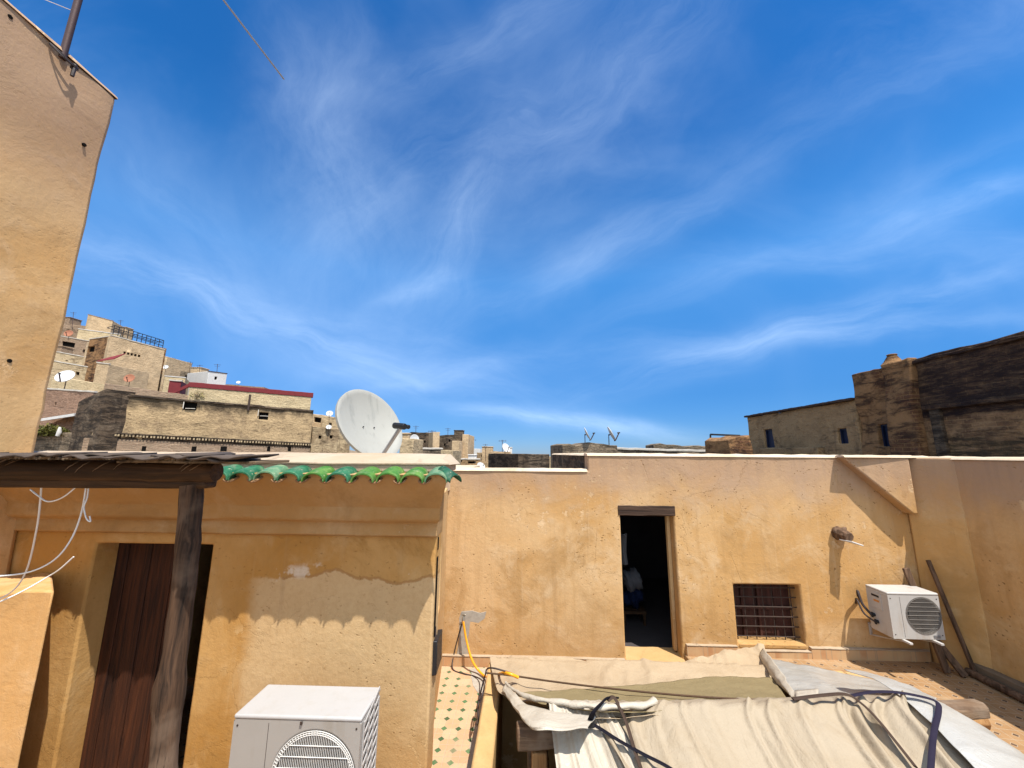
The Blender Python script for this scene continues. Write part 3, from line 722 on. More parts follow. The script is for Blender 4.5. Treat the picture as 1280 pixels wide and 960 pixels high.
# upright folded flap
f0, f1, f2 = BK(957,828), BK(968,846), BK(1000,882)
bm = NB()
lo_ = [f0+Vector((-.05,0,-.02)), f1+Vector((-.02,0,-.02)), BK(984,866), f2]
hi_ = [f0+Vector((0,.03,.15)), f1+Vector((.05,.02,.10)), BK(984,866)+Vector((.05,.02,.045)), f2+Vector((.01,0,.012))]
loft(bm, [lo_, [a.lerp(b, .6)+Vector((-.035,0,0)) for a, b in zip(lo_, hi_)], hi_], 30, 10, lambda u, v, p: Vector((.015*N3(p, 9), .01*N3(p, 8), 0)))
obj('folded_flap', bm, M['wtarp'], gp, thick=.003, ang=60)
bm = NB(); cpt = [BK(994,870), BK(1024,868), BK(1024,878), BK(996,881)]
loft(bm, [[cpt[0], cpt[1]], [cpt[3], cpt[2]]], 8, 6, lambda u, v, p: Vector((0, 0, .045+.02*N3(p, 8))))
obj('corner_pocket', bm, M['wtarp'], gp, thick=.012, ang=60)

# straps and cords
def on_front(px, py, dz=.03):
    q = FR(px, py); return q + Vector((0, 0, dz))
def strap(name, label, cat, pts, r, m, n=40, flat=.35, seg=8):
    bm = NB(); tube(bm, smoothpath(pts, n), r, seg, True, flat); return tag(obj(name, bm, m, ang=60), label, cat)
strap('webbing_strap', 'navy webbing strap with buckle crossing the white tarpaulin', 'strap', [on_front(738,913,.05), on_front(752,921,.05), on_front(775,936,.05), on_front(805,953,.05), on_front(840,972,.05), on_front(890,1010,.05)], .018, M['strap'])
s2 = thing('strap_loop', 'dark strap looped over the rolled white tarpaulin end', 'strap', BK(738,912))
bm = NB(); tube(bm, smoothpath([on_front(737,913,.05), BK(742,904)+Vector((0,0,.07)), BK(752,898)+Vector((0,0,.10)), BK(760,894)+Vector((0,0,.12)), BK(774,886)+Vector((0,0,.08))], 24), lambda t: .026*(1-t*.75), 8, True, .4); obj('band', bm, M['strap'], s2, ang=60)
bm = NB(); q = on_front(738,913,.055); box(bm, q.x-.035, q.x+.03, q.y-.03, q.y+.03, q.z-.025, q.z+.03); obj('buckle', bm, M['blkmet'], s2, .006)
strap('brown_strap', 'brown strap running down the pleated canvas beside the rolled white end', 'strap', [BK(760,893)+Vector((0,0,.10)), BK(768,892)+Vector((0,0,.115)), on_front(776,901,.085), on_front(784,915,.05), on_front(792,940,.04), on_front(802,970,.04)], .022, M['bstrap'])
strap('brown_strap', 'brown strap running down the canvas inside the purple hem', 'strap', [on_front(992,884,.06), on_front(1030,881,.07), on_front(1060,880,.07), on_front(1078,888,.05), on_front(1096,905,.045), on_front(1118,932,.045), on_front(1146,968,.045)], .020, M['bstrap'])
strap('purple_hem_strap', 'purple strap edging the canvas where the plastic sheet begins', 'strap', [on_front(1066,880,.06), on_front(1090,877,.07), on_front(1120,877,.07), on_front(1150,882,.07), on_front(1172,889,.07), on_front(1176,905,.09), on_front(1170,935,.09), on_front(1166,990,.09), on_front(1164,1060,.09)], .018, M['pstrap'])
strap('rope', 'long brown cord stretched across the olive sheet from the parapet corner', 'cord', [BK(608,848)+Vector((0,0,.05)), BK(640,850)+Vector((0,0,.04)), BK(690,856)+Vector((0,0,.03)), BK(760,864)+Vector((0,0,.025)), BK(850,873)+Vector((0,0,.025)), BK(930,879)+Vector((0,0,.03)), BK(994,883)+Vector((0,0,.04))], .0085, M['rope'], 60, 1)

# ================================================================== house across the terrace
pD0, pD1 = P(776, 700, YB), P(848, 740, YB)
DX0, DX1 = P(777, 690, YB).x, P(845, 690, YB).x
DZ1 = P(806, 641, YB).z; DZ0 = P(806, 823, YB).z
WX0, WX1 = P(920, 770, YB).x, P(1004, 770, YB).x
WZ1, WZ0 = P(960, 731, YB).z, P(960, 806, YB).z
HX0 = P(560, 700, YB).x-.25; HXm = P(735, 580, YB).x
HZlo = P(650, 588, YB).z; HZhi = P(900, 570, YB).z
ho = thing('plaster_house', 'ochre plastered house across the terrace with a dark doorway and barred window', 'house', (2.5, YB, 0))
TH = .34
bm = NB()
us = cuts(HX0, XC+.3, .16, (HXm, DX0, DX1, WX0, WX1)); vs = cuts(-.3, HZhi, .16, (HZlo, DZ0, DZ1, WZ0, WZ1))
def sol(u, v):
    if u < HXm and v > HZlo: return False
    if DX0 < u < DX1 and DZ0 < v < DZ1: return False
    if WX0 < u < WX1 and WZ0 < v < WZ1: return False
    return True
gridwall(bm, us, vs, sol, lambda u, v, w_: (u, YB+w_, v), TH, .014, 2)
obj('front_wall', bm, M['house'], ho, .022)
# side face of the higher block, behind wall and roofs
bm = NB(); gridwall(bm, cuts(YB+TH+.002, 13.5, .3), cuts(-.3, HZhi, .3), lambda u, v: True, lambda u, v, w_: (HXm+w_, u, v), .3, .02, 5)
obj('side_wall', bm, M['dark'], ho, .02)  # dark wall material stands in for the shade on this side
bm = NB(); box(bm, HXm+.302, XC+.3, YB+TH+.002, 13.5, HZhi-.25, HZhi-.06)
obj('roof', bm, M['coping'], ho)
bm = NB(); box(bm, HX0, HXm-.002, YB+TH+.002, 13.5, HZlo-1.6, HZlo-1.4); obj('roof', bm, M['coping'], ho)
bm = NB(); box(bm, HXm+.302, XC+.3, 13.2, 13.5, -.3, HZhi-.26); obj('back_wall', bm, M['dark'], ho)
# bright lime coping, slightly lumpy
def lump(bm, x0, x1, y0, y1, z0, z1, seed):
    n = max(6, int((x1-x0)/.07)); prof = 6; g = []
    for i in range(n+1):
        x = x0+(x1-x0)*i/n; r = []
        for k in range(prof+1):
            a = math.pi*k/prof
            nn = 1+.35*noise.noise(Vector((x*5+seed, k*.7, seed)))
            r.append(bm.verts.new((x, (y0+y1)/2-math.cos(a)*(y1-y0)/2, z0+math.sin(a)**.6*(z1-z0)*nn)))
        g.append(r)
    for i in range(n):
        for k in range(prof): bm.faces.new((g[i][k], g[i][k+1], g[i+1][k+1], g[i+1][k]))
    bm.faces.new(g[0]); bm.faces.new(g[-1][::-1]); bmesh.ops.recalc_face_normals(bm, faces=bm.faces[:])
bm = NB(); lump(bm, HXm-.01, XC+.0, YB-.015, YB+TH+.02, HZhi-.012, HZhi+.03, 1); obj('coping', bm, M['coping'], ho, ang=60)
bm = NB(); lump(bm, HX0, HXm-.012, YB-.015, YB+TH+.02, HZlo-.012, HZlo+.03, 2); obj('coping', bm, M['coping'], ho, ang=60)
bm = NB()
lump_y = [(HXm-.02, YB+TH+.03), (HXm+.32, 13.5)]
n = 60; g = []
for i in range(n+1):
    y = YB+TH+.03+(13.4-YB-TH)*i/n; r = []
    for k in range(7):
        a = math.pi*k/6; nn = 1+.4*noise.noise(Vector((y*4, k*.7, 9)))
        r.append(bm.verts.new((HXm+.15-math.cos(a)*.17, y, HZhi-.012+math.sin(a)**.6*.04*nn)))
    g.append(r)
for i in range(n):
    for k in range(6): bm.faces.new((g[i][k], g[i+1][k], g[i+1][k+1], g[i][k+1]))
bm.faces.new(g[0]); bm.faces.new(g[-1][::-1]); bmesh.ops.recalc_face_normals(bm, faces=bm.faces[:])
obj('coping', bm, M['coping'], ho, ang=60)
# dark room behind the door
bm = NB()
rx0, rx1, ry1 = HXm+.31, XC-.4, 10.0
box(bm, rx0, rx1, YB+TH+.004, ry1, -.02, .03)
box(bm, rx0, rx1, ry1+.001, ry1+.1, .0, HZhi-.26)
box(bm, rx0-.0, rx0+.05, YB+TH+.004, ry1, .031, HZhi-.26); box(bm, rx1-.05, rx1, YB+TH+.004, ry1, .031, HZhi-.26)
obj('room', bm, M['inside'], ho)
# lintel, sill, jamb, skirting
def rough_box(bm, x0, x1, y0, y1, z0, z1, a=.006, st=.12):
    us = cuts(x0, x1, st); n0 = len(bm.verts); sl_ = []
    for x in us:
        sl_.append([bm.verts.new((x+a*random.uniform(-1,1)*0, y+a*noise.noise(Vector((x*7, y*31, z*17))), z+a*noise.noise(Vector((x*9, y*13+4, z*29))))) for (y, z) in ((y0,z0),(y1,z0),(y1,z1),(y0,z1))])
    for i in range(len(us)-1):
        for k in range(4): bm.faces.new((sl_[i][k], sl_[i][(k+1)%4], sl_[i+1][(k+1)%4], sl_[i+1][k]))
    bm.faces.new(sl_[0]); bm.faces.new(sl_[-1][::-1]); bmesh.ops.recalc_face_normals(bm, faces=bm.faces[:])
lz = P(806, 632, YB).z
bm = NB(); rough_box(bm, DX0-.03, DX1+.02, YB-.022, YB+.1, DZ1-.035, lz, .008, .06)
obj('lintel', bm, M['lintel'], ho, .006)
bm = NB(); rough_box(bm, DX0+.002, DX1-.002, YB+.101, YB+.3, DZ1-.06, DZ1-.003, .004); obj('lintel', bm, M['lintel'], ho, .006)
fw = .05
bm = NB(); box(bm, DX1-fw, DX1-.003, YB+.16, YB+.24, DZ0+.03, DZ1-.062); obj('door_frame', bm, M['reveal'], ho, .006)
bm = NB(); box(bm, DX0-.0+.003, DX0+.02, YB+.16, YB+.24, DZ0+.03, DZ1-.062); obj('door_frame', bm, M['lintel'], ho, .006)
bm = NB(); rough_box(bm, DX0-.02, DX1+.05, YB-.10, YB+TH, -.01, DZ0+.004, .01); obj('door_step', bm, M['reveal'], ho, .02)
bm = NB(); rough_box(bm, WX0+.003, WX1-.003, YB-.008, YB+.26, WZ0-.05, WZ0+.012, .006); obj('window_sill', bm, M['house'], ho, .015)
SKZ = .125; XW_ = P(1141, 600, YB-.18).x
for (a, b) in ((HX0+.02, DX0-.02), (DX1+.05, WX0-.031), (WX0-.03, WX1+.03), (WX1+.031, XW_-.03)):
    SKZ = .125 if a < DX0 else ZF+.125
    top_z = min(SKZ, WZ0-.07) if abs(a-(WX0-.03)) < 1e-6 else SKZ
    bm = NB(); rough_box(bm, a, b, YB-.045, YB+.02, -.02, top_z, .006); obj('skirting', bm, M['skirt'], ho, .008)
    bm = NB(); rough_box(bm, a, b, YB-.05, YB+.012, top_z+.001, top_z+.016, .006); obj('skirting_lip', bm, M['cap'], ho, .005)
# barred window
wn = obj('window', (lambda b: (box(b, WX0-.05, WX1+.05, YB+.27, YB+.30, WZ0-.05, WZ1+.05), b)[1])(NB()), M['shut'], ho)
bm = NB()
nb = 7
for i in range(nb):
    x = WX0+(WX1-WX0)*(i+.5)/nb; tube(bm, [(x, YB+.13, WZ0-.01), (x, YB+.13, WZ1+.01)], .0075, 6)
for i in range(6):
    z = WZ0+(WZ1-WZ0)*(i+.45)/6; tube(bm, [(WX0-.02, YB+.116, z), (WX1+.02, YB+.116, z)], .0085, 6)
obj('grille', bm, M['iron'], wn)
bm = NB()
for i in range(1, 4):
    x = WX0+(WX1-WX0)*i/4; box(bm, x-.018, x+.018, YB+.235, YB+.269, WZ0-.02, WZ1+.02)
box(bm, WX0-.02, WX1+.02, YB+.232, YB+.268, (WZ0+WZ1)/2-.02, (WZ0+WZ1)/2+.02)
obj('frame', bm, M['shut'], wn, .004)
# corner wedge
A0 = P(1055, 574, YB-.15).x
wz0 = P(1137, 643, YB-.15).z; XW = P(1141, 600, YB-.18).x
bm = NB(); prism(bm, [(A0, YB-.13, HZhi+.0), (XW, YB-.18, HZhi+.0), (XW, YB-.18, wz0), (XW-.07, YB-.18, wz0+.01)], (0, .18, 0))
obj('corner_wedge', bm, M['house'], ho, .02)
bm = NB(); dg = Vector((XC-.002-XW, -.50, 0)); dgl = dg.length; dg.normalize(); dn_ = Vector((-dg.y, dg.x, 0))
bm2_ = NB(); gridwall(bm2_, cuts(0, dgl, .12), cuts(-.2, HZhi, .16), lambda u, v: True, lambda u, v, w_: (Vector((XW, YB-.02, v))+dg*u+dn_*min(w_, .12)*min(1, 1)), .12, .008, 66); obj('corner_pier', bm2_, M['rwall'], ho, .02)
lump(bm, A0-.02, XC-.005, YB-.19, YB-.012, HZhi-.004, HZhi+.028, 4); obj('coping', bm, M['coping'], ho, ang=60)
# grey cement round the tap
bm = NB(); cpx = [(574,772),(577,764),(590,763),(600,766),(608,764),(606,773),(598,779),(588,777),(586,800),(588,824),(570,824),(574,800)]
pts = [P(x, y, YB) for x, y in cpx]; prism(bm, [(p.x, YB-.006-.0, p.z) for p in pts], (0, .02, 0)); obj('cement_patch', bm, M['cement'], ho, .004)

# spout in the wall
sp = P(1047, 668, YB)
st_ = thing('drain_spout', 'broken clay spout with white lip sticking out of the ochre wall', 'spout', sp)
bm = NB(); pts = []
tube(bm, [(sp.x-.0, YB+.02, sp.z+.02), (sp.x, YB-.10, sp.z+.015), (sp.x+.01, YB-.2, sp.z-.0)], [.10, .085, .065], 9); obj('pipe_stub', bm, M['oldplank'], st_, .01)
bm = NB(); prism(bm, [(sp.x-.08, YB-.12, sp.z-.055), (sp.x+.07, YB-.12, sp.z-.085), (sp.x+.11, YB-.29, sp.z-.10), (sp.x-.02, YB-.27, sp.z-.055)], (0, 0, .018)); obj('lip', bm, M['white'], st_, .005)
for (dx_, dz_) in ((-.06, .06), (.05, .075), (.075, .02)):
    bm = NB(); bmesh.ops.create_icosphere(bm, subdivisions=2, radius=.04, matrix=Matrix.Translation((sp.x+dx_, YB-.05, sp.z+dz_)))
    for v in bm.verts: v.co += Vector((1,1,1))*.02*noise.noise(v.co*22)
    obj('mortar_lump', bm, M['oldplank'], st_, ang=50)
# small nail hole stone
# tap and hose
tp = P(580, 770, YB-.03)
ta = thing('garden_tap', 'small metal tap on the cement patch with an orange hose', 'tap', tp)
bm = NB(); tube(bm, [(tp.x, YB+.01, tp.z), (tp.x, YB-.07, tp.z), (tp.x, YB-.09, tp.z-.05)], .013, 8); obj('spout', bm, M['brass'], ta)
bm = NB(); box(bm, tp.x-.03, tp.x+.03, YB-.06, YB-.048, tp.z+.016, tp.z+.03); obj('handle', bm, M['brass'], ta, .003)
h2 = PZ(602, 842, .03); h3 = PZ(614, 853, .10)
strap('garden_hose', 'orange hose hanging from the tap to the parapet corner', 'hose', [(tp.x, YB-.09, tp.z-.045), P(583, 800, YB-.12), P(590, 825, YB-.2), PZ(600, 840, .05), PZ(611, 847, .12), BK(630,848)+Vector((0,0,.05)), BK(648,851)+Vector((0,0,.03))], .015, M['hose'], 40, 1)
strap('black_cable', 'thin black cable lying from the wall foot to the parapet corner', 'cable', [P(577, 780, YB-.01), P(568, 815, YB-.015), PZ(566, 836, .02), PZ(580, 842, .015), PZ(592, 845, .015), PZ(602, 850, .10), Vector((LX0+.0, 4.6, PT+.02)), Vector((LX0-.03, 4.45, PT-.05))], .008, M['dwire'], 50, 1)
strap('black_cable', 'thin black cable looped down over the parapet corner', 'cable', [BK(640,850)+Vector((0,0,.06)), BK(612,847)+Vector((0,0,.09)), Vector((LX0-.01, 4.75, PT+.04)), Vector((LX0-.05, 4.5, PT-.1)), Vector((LX0-.03, 4.42, PT-.22)), Vector((LX0-.06, 4.5, PT-.27))], .008, M['dwire'], 40, 1)
# cloths inside the doorway
q = P(780, 690, YB+.9)
bm = NB(); loft(bm, [[(q.x-.06, q.y, q.z+.28), (q.x+.06, q.y, q.z+.30)], [(q.x-.07, q.y+.02, q.z), (q.x+.04, q.y, q.z)], [(q.x-.05, q.y, q.z-.2), (q.x+.06, q.y, q.z-.2)]], 10, 14, lambda u, v, p: Vector((0, .02*math.sin(u*9), 0)))
tag(obj('towel', bm, M['cloth'], thick=.01, ang=60), 'pale towel hanging just inside the dark doorway', 'towel')
hp = P(789, 742, YB+1.5)
tb = thing('cloth_pile', 'heap of white and blue cloths on a stool in the dark doorway', 'cloths', (hp.x, hp.y, .03))
for nm, m_, dx_, dz_, rr in (('white_cloth', 'cloth', 0, .22, .2), ('blue_cloth', 'blue', .01, -.05, .19)):
    bm = NB(); bmesh.ops.create_icosphere(bm, subdivisions=4, radius=rr, matrix=Matrix.Translation((hp.x+dx_, hp.y, hp.z+dz_)))
    for v in bm.verts: v.co += (v.co-Vector((hp.x, hp.y, hp.z+dz_))).normalized()*.12*(folds(v.co.x*3+v.co.z, (1.6, 3.1))-.5)*.8
    obj(nm, bm, M[m_], tb, ang=60)
bm = NB(); box(bm, hp.x-.2, hp.x+.2, hp.y-.18, hp.y+.18, hp.z-.27, hp.z-.22)
for sx in (-.17, .17):
    for sy in (-.15, .15): box(bm, hp.x+sx-.02, hp.x+sx+.02, hp.y+sy-.02, hp.y+sy+.02, .031, hp.z-.271)
obj('stool', bm, M['log'], tb)

# ================================================================== wall on the right
rw = thing('terrace_wall', 'ochre terrace wall in shade running beside the old air conditioner', 'wall', (XC, 3.5, 0))
bm = NB(); gridwall(bm, cuts(.5, YB-.001, .16), cuts(-.3, HZhi-.01, .16), lambda u, v: True, lambda u, v, w_: (XC+w_, u, v), .32, .02, 8)
obj('wall_body', bm, M['rwall'], rw, .02)
bm = NB(); n = 70; g = []
for i in range(n+1):
    y = .5+(YB+.3-.5)*i/n; r = []
    for k in range(7):
        a = math.pi*k/6; nn = 1+.4*noise.noise(Vector((y*5, k*.7, 3)))
        r.append(bm.verts.new((XC+.16-math.cos(a)*.185, y, HZhi-.022+math.sin(a)**.6*.04*nn)))
    g.append(r)
for i in range(n):
    for k in range(6): bm.faces.new((g[i][k], g[i][k+1], g[i+1][k+1], g[i+1][k]))
bm.faces.new(g[0]); bm.faces.new(g[-1][::-1]); bmesh.ops.recalc_face_normals(bm, faces=bm.faces[:])
obj('coping', bm, M['coping'], rw, ang=60)
bm = NB(); rough_box(bm, 0, 5.4, 0, .10, 0, .12, .012)
for v in bm.verts: v.co = Vector((XC-.11+v.co.y, YB-.06-v.co.x, v.co.z*1.35+ZF-.01))
bmesh.ops.recalc_face_normals(bm, faces=bm.faces[:]); obj('kerb', bm, M['kerb'], rw, .012)
bm = NB(); tube(bm, smoothpath([(XC-.17, YB-.35, ZF+.05), (XC-.19, 4.6, ZF+.05), (XC-.17, 3.2, ZF+.05), (XC-.18, .8, ZF+.05)], 30), .042, 10); tag(obj('drain_pipe', bm, M['oldplank']), 'dark pipe lying along the foot of the shaded wall', 'pipe')
# planks in the corner
for i, (a, b, r_, lab) in enumerate(((P(1132, 710, YB-.19), Vector((XC-.42, YB-.35, ZF+.02)), .040, 'short dark plank leaning on the wall behind the old air conditioner'),
                                   (P(1160, 700, YB-.2), Vector((XC-.14, YB-.42, ZF+.02)), .022, 'thin tall dark pole leaning in the shaded corner'),
                                   (Vector((XC-.55, YB-.06, .95)), Vector((XC-.28, YB-.42, ZF+.02)), .042, 'broad plank standing below the old air conditioner'))):
    d = (b-a); L = d.length; d.normalize(); s_ = d.cross(Vector((0,1,0))).normalized(); t_ = s_.cross(d)
    bm = NB(); prism(bm, [a+s_*r_+t_*.018, a-s_*r_+t_*.018, a-s_*r_-t_*.018, a+s_*r_-t_*.018], d*L)
    tag(obj('pole' if i == 1 else 'plank', bm, M['oldplank'], bevel=.006), lab, 'pole' if i == 1 else 'plank')

# ================================================================== air conditioners
def aircon(label, x0, x1, y0, y1, z0, z1, m_case, m_lid, fanx, fanz, fr_, rings, side):
    t = thing('air_conditioner', label, 'air conditioner', ((x0+x1)/2, (y0+y1)/2, z0))
    # casing with a round fan opening in the front
    bm = NB(); n = 48
    ci = [bm.verts.new((fanx+fr_*math.cos(2*math.pi*k/n), y0, fanz+fr_*math.sin(2*math.pi*k/n))) for k in range(n)]
    cb_ = [bm.verts.new((fanx+fr_*.97*math.cos(2*math.pi*k/n), y0+.06, fanz+fr_*.97*math.sin(2*math.pi*k/n))) for k in range(n)]
    def edgept(a):
        c, s = math.cos(a), math.sin(a); tx = ((x1 if c > 0 else x0)-fanx)/c if abs(c) > 1e-6 else 1e9; tz = ((z1-.03 if s > 0 else z0)-fanz)/s if abs(s) > 1e-6 else 1e9
        tt = min(tx, tz); return (fanx+c*tt, y0, fanz+s*tt)
    angs = [2*math.pi*k/n for k in range(n)]
    outer = [bm.verts.new(edgept(a)) for a in angs]
    crn = {}
    for (cx, cz) in ((x0, z0), (x1, z0), (x1, z1-.03), (x0, z1-.03)):
        a = math.atan2(cz-fanz, cx-fanx) % (2*math.pi); k = int(a/(2*math.pi)*n) % n; crn[k] = bm.verts.new((cx, y0, cz))
    for k in range(n):
        k2 = (k+1) % n
        fl = [ci[k], outer[k]] + ([crn[k]] if k in crn else []) + [outer[k2], ci[k2]]
        bm.faces.new(fl); bm.faces.new((ci[k], ci[k2], cb_[k2], cb_[k]))
    # remaining five sides
    v = [bm.verts.new(c) for c in ((x0,y0,z0),(x1,y0,z0),(x1,y1,z0),(x0,y1,z0),(x0,y0,z1-.03),(x1,y0,z1-.03),(x1,y1,z1-.03),(x0,y1,z1-.03))]
    for f in ((0,3,2,1),(4,5,6,7),(1,2,6,5),(2,3,7,6),(3,0,4,7)): bm.faces.new([v[i] for i in f])
    bmesh.ops.remove_doubles(bm, verts=bm.verts[:], dist=1e-4); bmesh.ops.recalc_face_normals(bm, faces=bm.faces[:])
    obj('casing', bm, m_case, t, .014, ang=30, seg=3)
    bm = NB(); box(bm, x0-.004, x1+.004, y0-.004, y1+.004, z1-.031, z1); obj('lid', bm, m_lid, t, .013, seg=3)
    for (sx, sz) in ((x0+.03, z0+.05), (x1-.03, z0+.05), (x0+.03, z1-.07), (x1-.03, z1-.07)):
        bm = NB(); tube(bm, [(sx, y0+.004, sz), (sx, y0-.003, sz)], .007, 8); obj('screw', bm, M['iron'], t)
    if fanx-fr_-.05 > x0+.02:
        bm = NB(); box(bm, fanx-fr_-.05-.0015, fanx-fr_-.05+.0015, y0-.0012, y0+.002, z0+.02, z1-.05); obj('seam', bm, M['iron'], t)
    bm = NB(); tube(bm, [(fanx, y0+.05, fanz), (fanx, y0+.055, fanz)], fr_*.985, 40); obj('fan_void', bm, M['acdark'], t)
    g = NB()
    for rr in rings: tube(g, [(fanx+rr*fr_*math.cos(2*math.pi*k/64), y0-.012+.010*rr, fanz+rr*fr_*math.sin(2*math.pi*k/64)) for k in range(65)], .0032, 6, False)
    nb_ = 44
    for k in range(nb_):
        u_ = -1+2*(k+.5)/nb_; h_ = math.sqrt(1-u_*u_)*fr_*.93
        if abs(u_) > .93: continue
        sl2 = .10*h_
        tube(g, [(fanx+u_*fr_*.93-sl2*.5, y0-.002, fanz-h_), (fanx+u_*fr_*.93+sl2*.5, y0-.002, fanz+h_)], .0024, 5, False)
    for z_ in (-.75, -.5, -.25, 0, .25, .5, .75):
        h_ = math.sqrt(1-z_*z_)*fr_*.93; tube(g, [(fanx-h_, y0-.006, fanz+z_*fr_*.93), (fanx+h_, y0-.006, fanz+z_*fr_*.93)], .0034, 5)
    for k in range(90):
        a = 2*math.pi*k/90; c, s = math.cos(a), math.sin(a)
        tube(g, [(fanx+c*fr_*.92, y0-.004, fanz+s*fr_*.92), (fanx+c*fr_*1.0, y0-.001, fanz+s*fr_*1.0)], .003, 5, False)
    obj('fan_grille', g, M['acgrey'] if side else M['acgrey2'], t)
    bm = NB(); 
    for k in range(3):
        a = k*2.094+.4; c, s = math.cos(a), math.sin(a); c2, s2_ = math.cos(a+.75), math.sin(a+.75)
        bl_ = [(fanx+.05*c, y0+.03, fanz+.05*s), (fanx+fr_*.88*c, y0+.02, fanz+fr_*.88*s), (fanx+fr_*.8*c2, y0+.042, fanz+fr_*.8*s2_), (fanx+.06*c2, y0+.036, fanz+.06*s2_)]
        prism(bm, bl_, (0, .004, 0))
    tube(bm, [(fanx, y0+.012, fanz), (fanx, y0+.048, fanz)], .06, 20)
    obj('fan', bm, M['fin'], t)
    if side:                                 # open lattice on the end, coil behind
        bm = NB(); box(bm, x1-.02, x1+.0015, y0+.05, y1-.03, z0+.06, z1-.06); obj('coil', bm, M['fin'], t)
        g = NB(); nz = int((z1-z0-.12)/.062)
        for k in range(nz+1):
            z_ = z0+.06+(z1-z0-.12)*k/nz
            prism(g, [(x1+.0016, y0+.05, z_-.03), (x1+.0016, y1-.03, z_+.06), (x1+.0016, y1-.03, z_+.082), (x1+.0016, y0+.05, z_-.008)], (.006, 0, 0))
        for y_ in (y0+.05, y0+.05+(y1-y0-.08)/3, y0+.05+(y1-y0-.08)*2/3, y1-.03): box(g, x1+.0017, x1+.0085, y_-.008, y_+.008, z0+.06, z1-.05)
        obj('side_grille', g, m_lid, t)
    return t
# near one
ax0, ax1 = P(293, 897, 3.10).x, P(452, 895, 3.10).x; az1 = P(375, 895, 3.10).z
fcx = P(391, 955, 3.10).x
fcz = az1-.075-.315
ac1 = aircon('large clean white air conditioner standing before the house with the green tiles', ax0, ax1, 3.10, 3.47, az1-.80, az1, M['acgr'], M['acw'], fcx+.005, fcz, .30, (1.0, .96, .92), True)
for dx_ in (.14, (ax1-ax0)-.14):
    bm = NB(); box(bm, ax0+dx_-.06, ax0+dx_+.06, 3.06, 3.50, -.41, az1-.80); obj('foot_block', bm, M['cement'], ac1, .01)
bm = NB(); q = P(377, 897, 3.09); box(bm, q.x-.008, q.x+.008, 3.088, 3.097, az1-.05, az1-.032); obj('screw', bm, M['iron'], ac1)
# far one on the wall
bx0, bx1 = P(1113, 770, 5.50).x, P(1177, 770, 5.50).x
bz1, bz0 = P(1140, 741, 5.50).z, P(1140, 799, 5.50).z
f2x, f2z = P(1155, 772, 5.50).x, (bz0+bz1)/2+.005
ac2 = aircon('small old white air conditioner on brackets in the shaded wall corner', bx0, min(bx1, XC-.06), 5.50, 5.82, bz0, bz1, M['acold'], M['acold'], f2x, f2z, (bz1-bz0)*.40, (1.0, .95), False)
for x_ in (bx0+.12, bx1-.14):
    bm = NB(); box(bm, x_-.02, x_+.02, 5.40, YB-.001, bz0-.028, bz0-.003); box(bm, x_-.015, x_+.015, YB-.022, YB-.002, bz0-.16, bz0-.029)
    prism(bm, [(x_-.012, 5.48, bz0-.029), (x_-.012, 5.53, bz0-.029), (x_-.012, YB-.024, bz0-.14), (x_-.012, YB-.024, bz0-.16)], (.024, 0, 0))
    obj('bracket', bm, M['acgrey2'] if False else M['acold'], ac2, .004)
bm = NB(); box(bm, bx0-.006, bx0-.0005, 5.60, 5.76, bz1-.26, bz1-.06); obj('service_panel', bm, M['acold'], ac2, .004)
bm = NB(); box(bm, bx0-.0085, bx0-.0065, 5.625, 5.735, bz1-.11, bz1-.085); obj('label_plate', bm, M['blkmet'], ac2)
bm = NB(); box(bm, bx0-.0085, bx0-.0065, 5.63, 5.71, bz1-.17, bz1-.145); obj('label_plate', bm, simple('orange_label', (.55,.22,.05), .6), ac2)
bm = NB()
for y_, z_ in ((5.74, bz0+.19), (5.70, bz0+.12)):
    tube(bm, [(bx0+.01, y_, z_), (bx0-.04, y_, z_)], .022, 8); tube(bm, [(bx0-.03, y_, z_-.03), (bx0-.03, y_, z_+.03)], .014, 6)
obj('valves', bm, M['blkmet'], ac2)
bm = NB(); tube(bm, smoothpath([(bx0-.04, 5.74, bz0+.19), (bx0-.09, 5.80, bz0+.30), (bx0-.08, 5.86, bz0+.44), (bx0-.03, 5.93, bz0+.36), (bx0+.05, YB, bz0+.30)], 20), .016, 8)
tube(bm, smoothpath([(bx0-.04, 5.70, bz0+.12), (bx0-.12, 5.76, bz0+.2), (bx0-.11, 5.86, bz0+.34), (bx0-.02, YB, bz0+.24)], 20), .011, 8)
obj('pipes', bm, M['dwire'], ac2)
bm = NB(); box(bm, min(bx1, XC-.06)-.14, min(bx1, XC-.06)-.06, 5.494, 5.4985, bz0+.02, bz0+.05)
obj('name_plate', bm, M['alu'], ac2)

# ================================================================== house with the green tiled eave
re = thing('tiled_eave_house', 'ochre house with green glazed eave tiles and a plank door', 'house', (-2.5, YR, 0))
fx1 = P(546, 650, YR).x
bxx = P(557, 700, YB).x
d0, d1 = P(118, 690, YR).x, P(264, 690, YR).x
dz = P(190, 680, YR).z
bm = NB()
gridwall(bm, cuts(XT-.3, fx1, .16, (d0, d1)), cuts(-.7, E-.5, .16, (dz,)), lambda u, v: not (d0 < u < d1 and v < dz and v > -.6), lambda u, v, w_: (u, YR+w_, v), .26, .012, 12)
obj('front_wall', bm, M['riad'], re, .02)
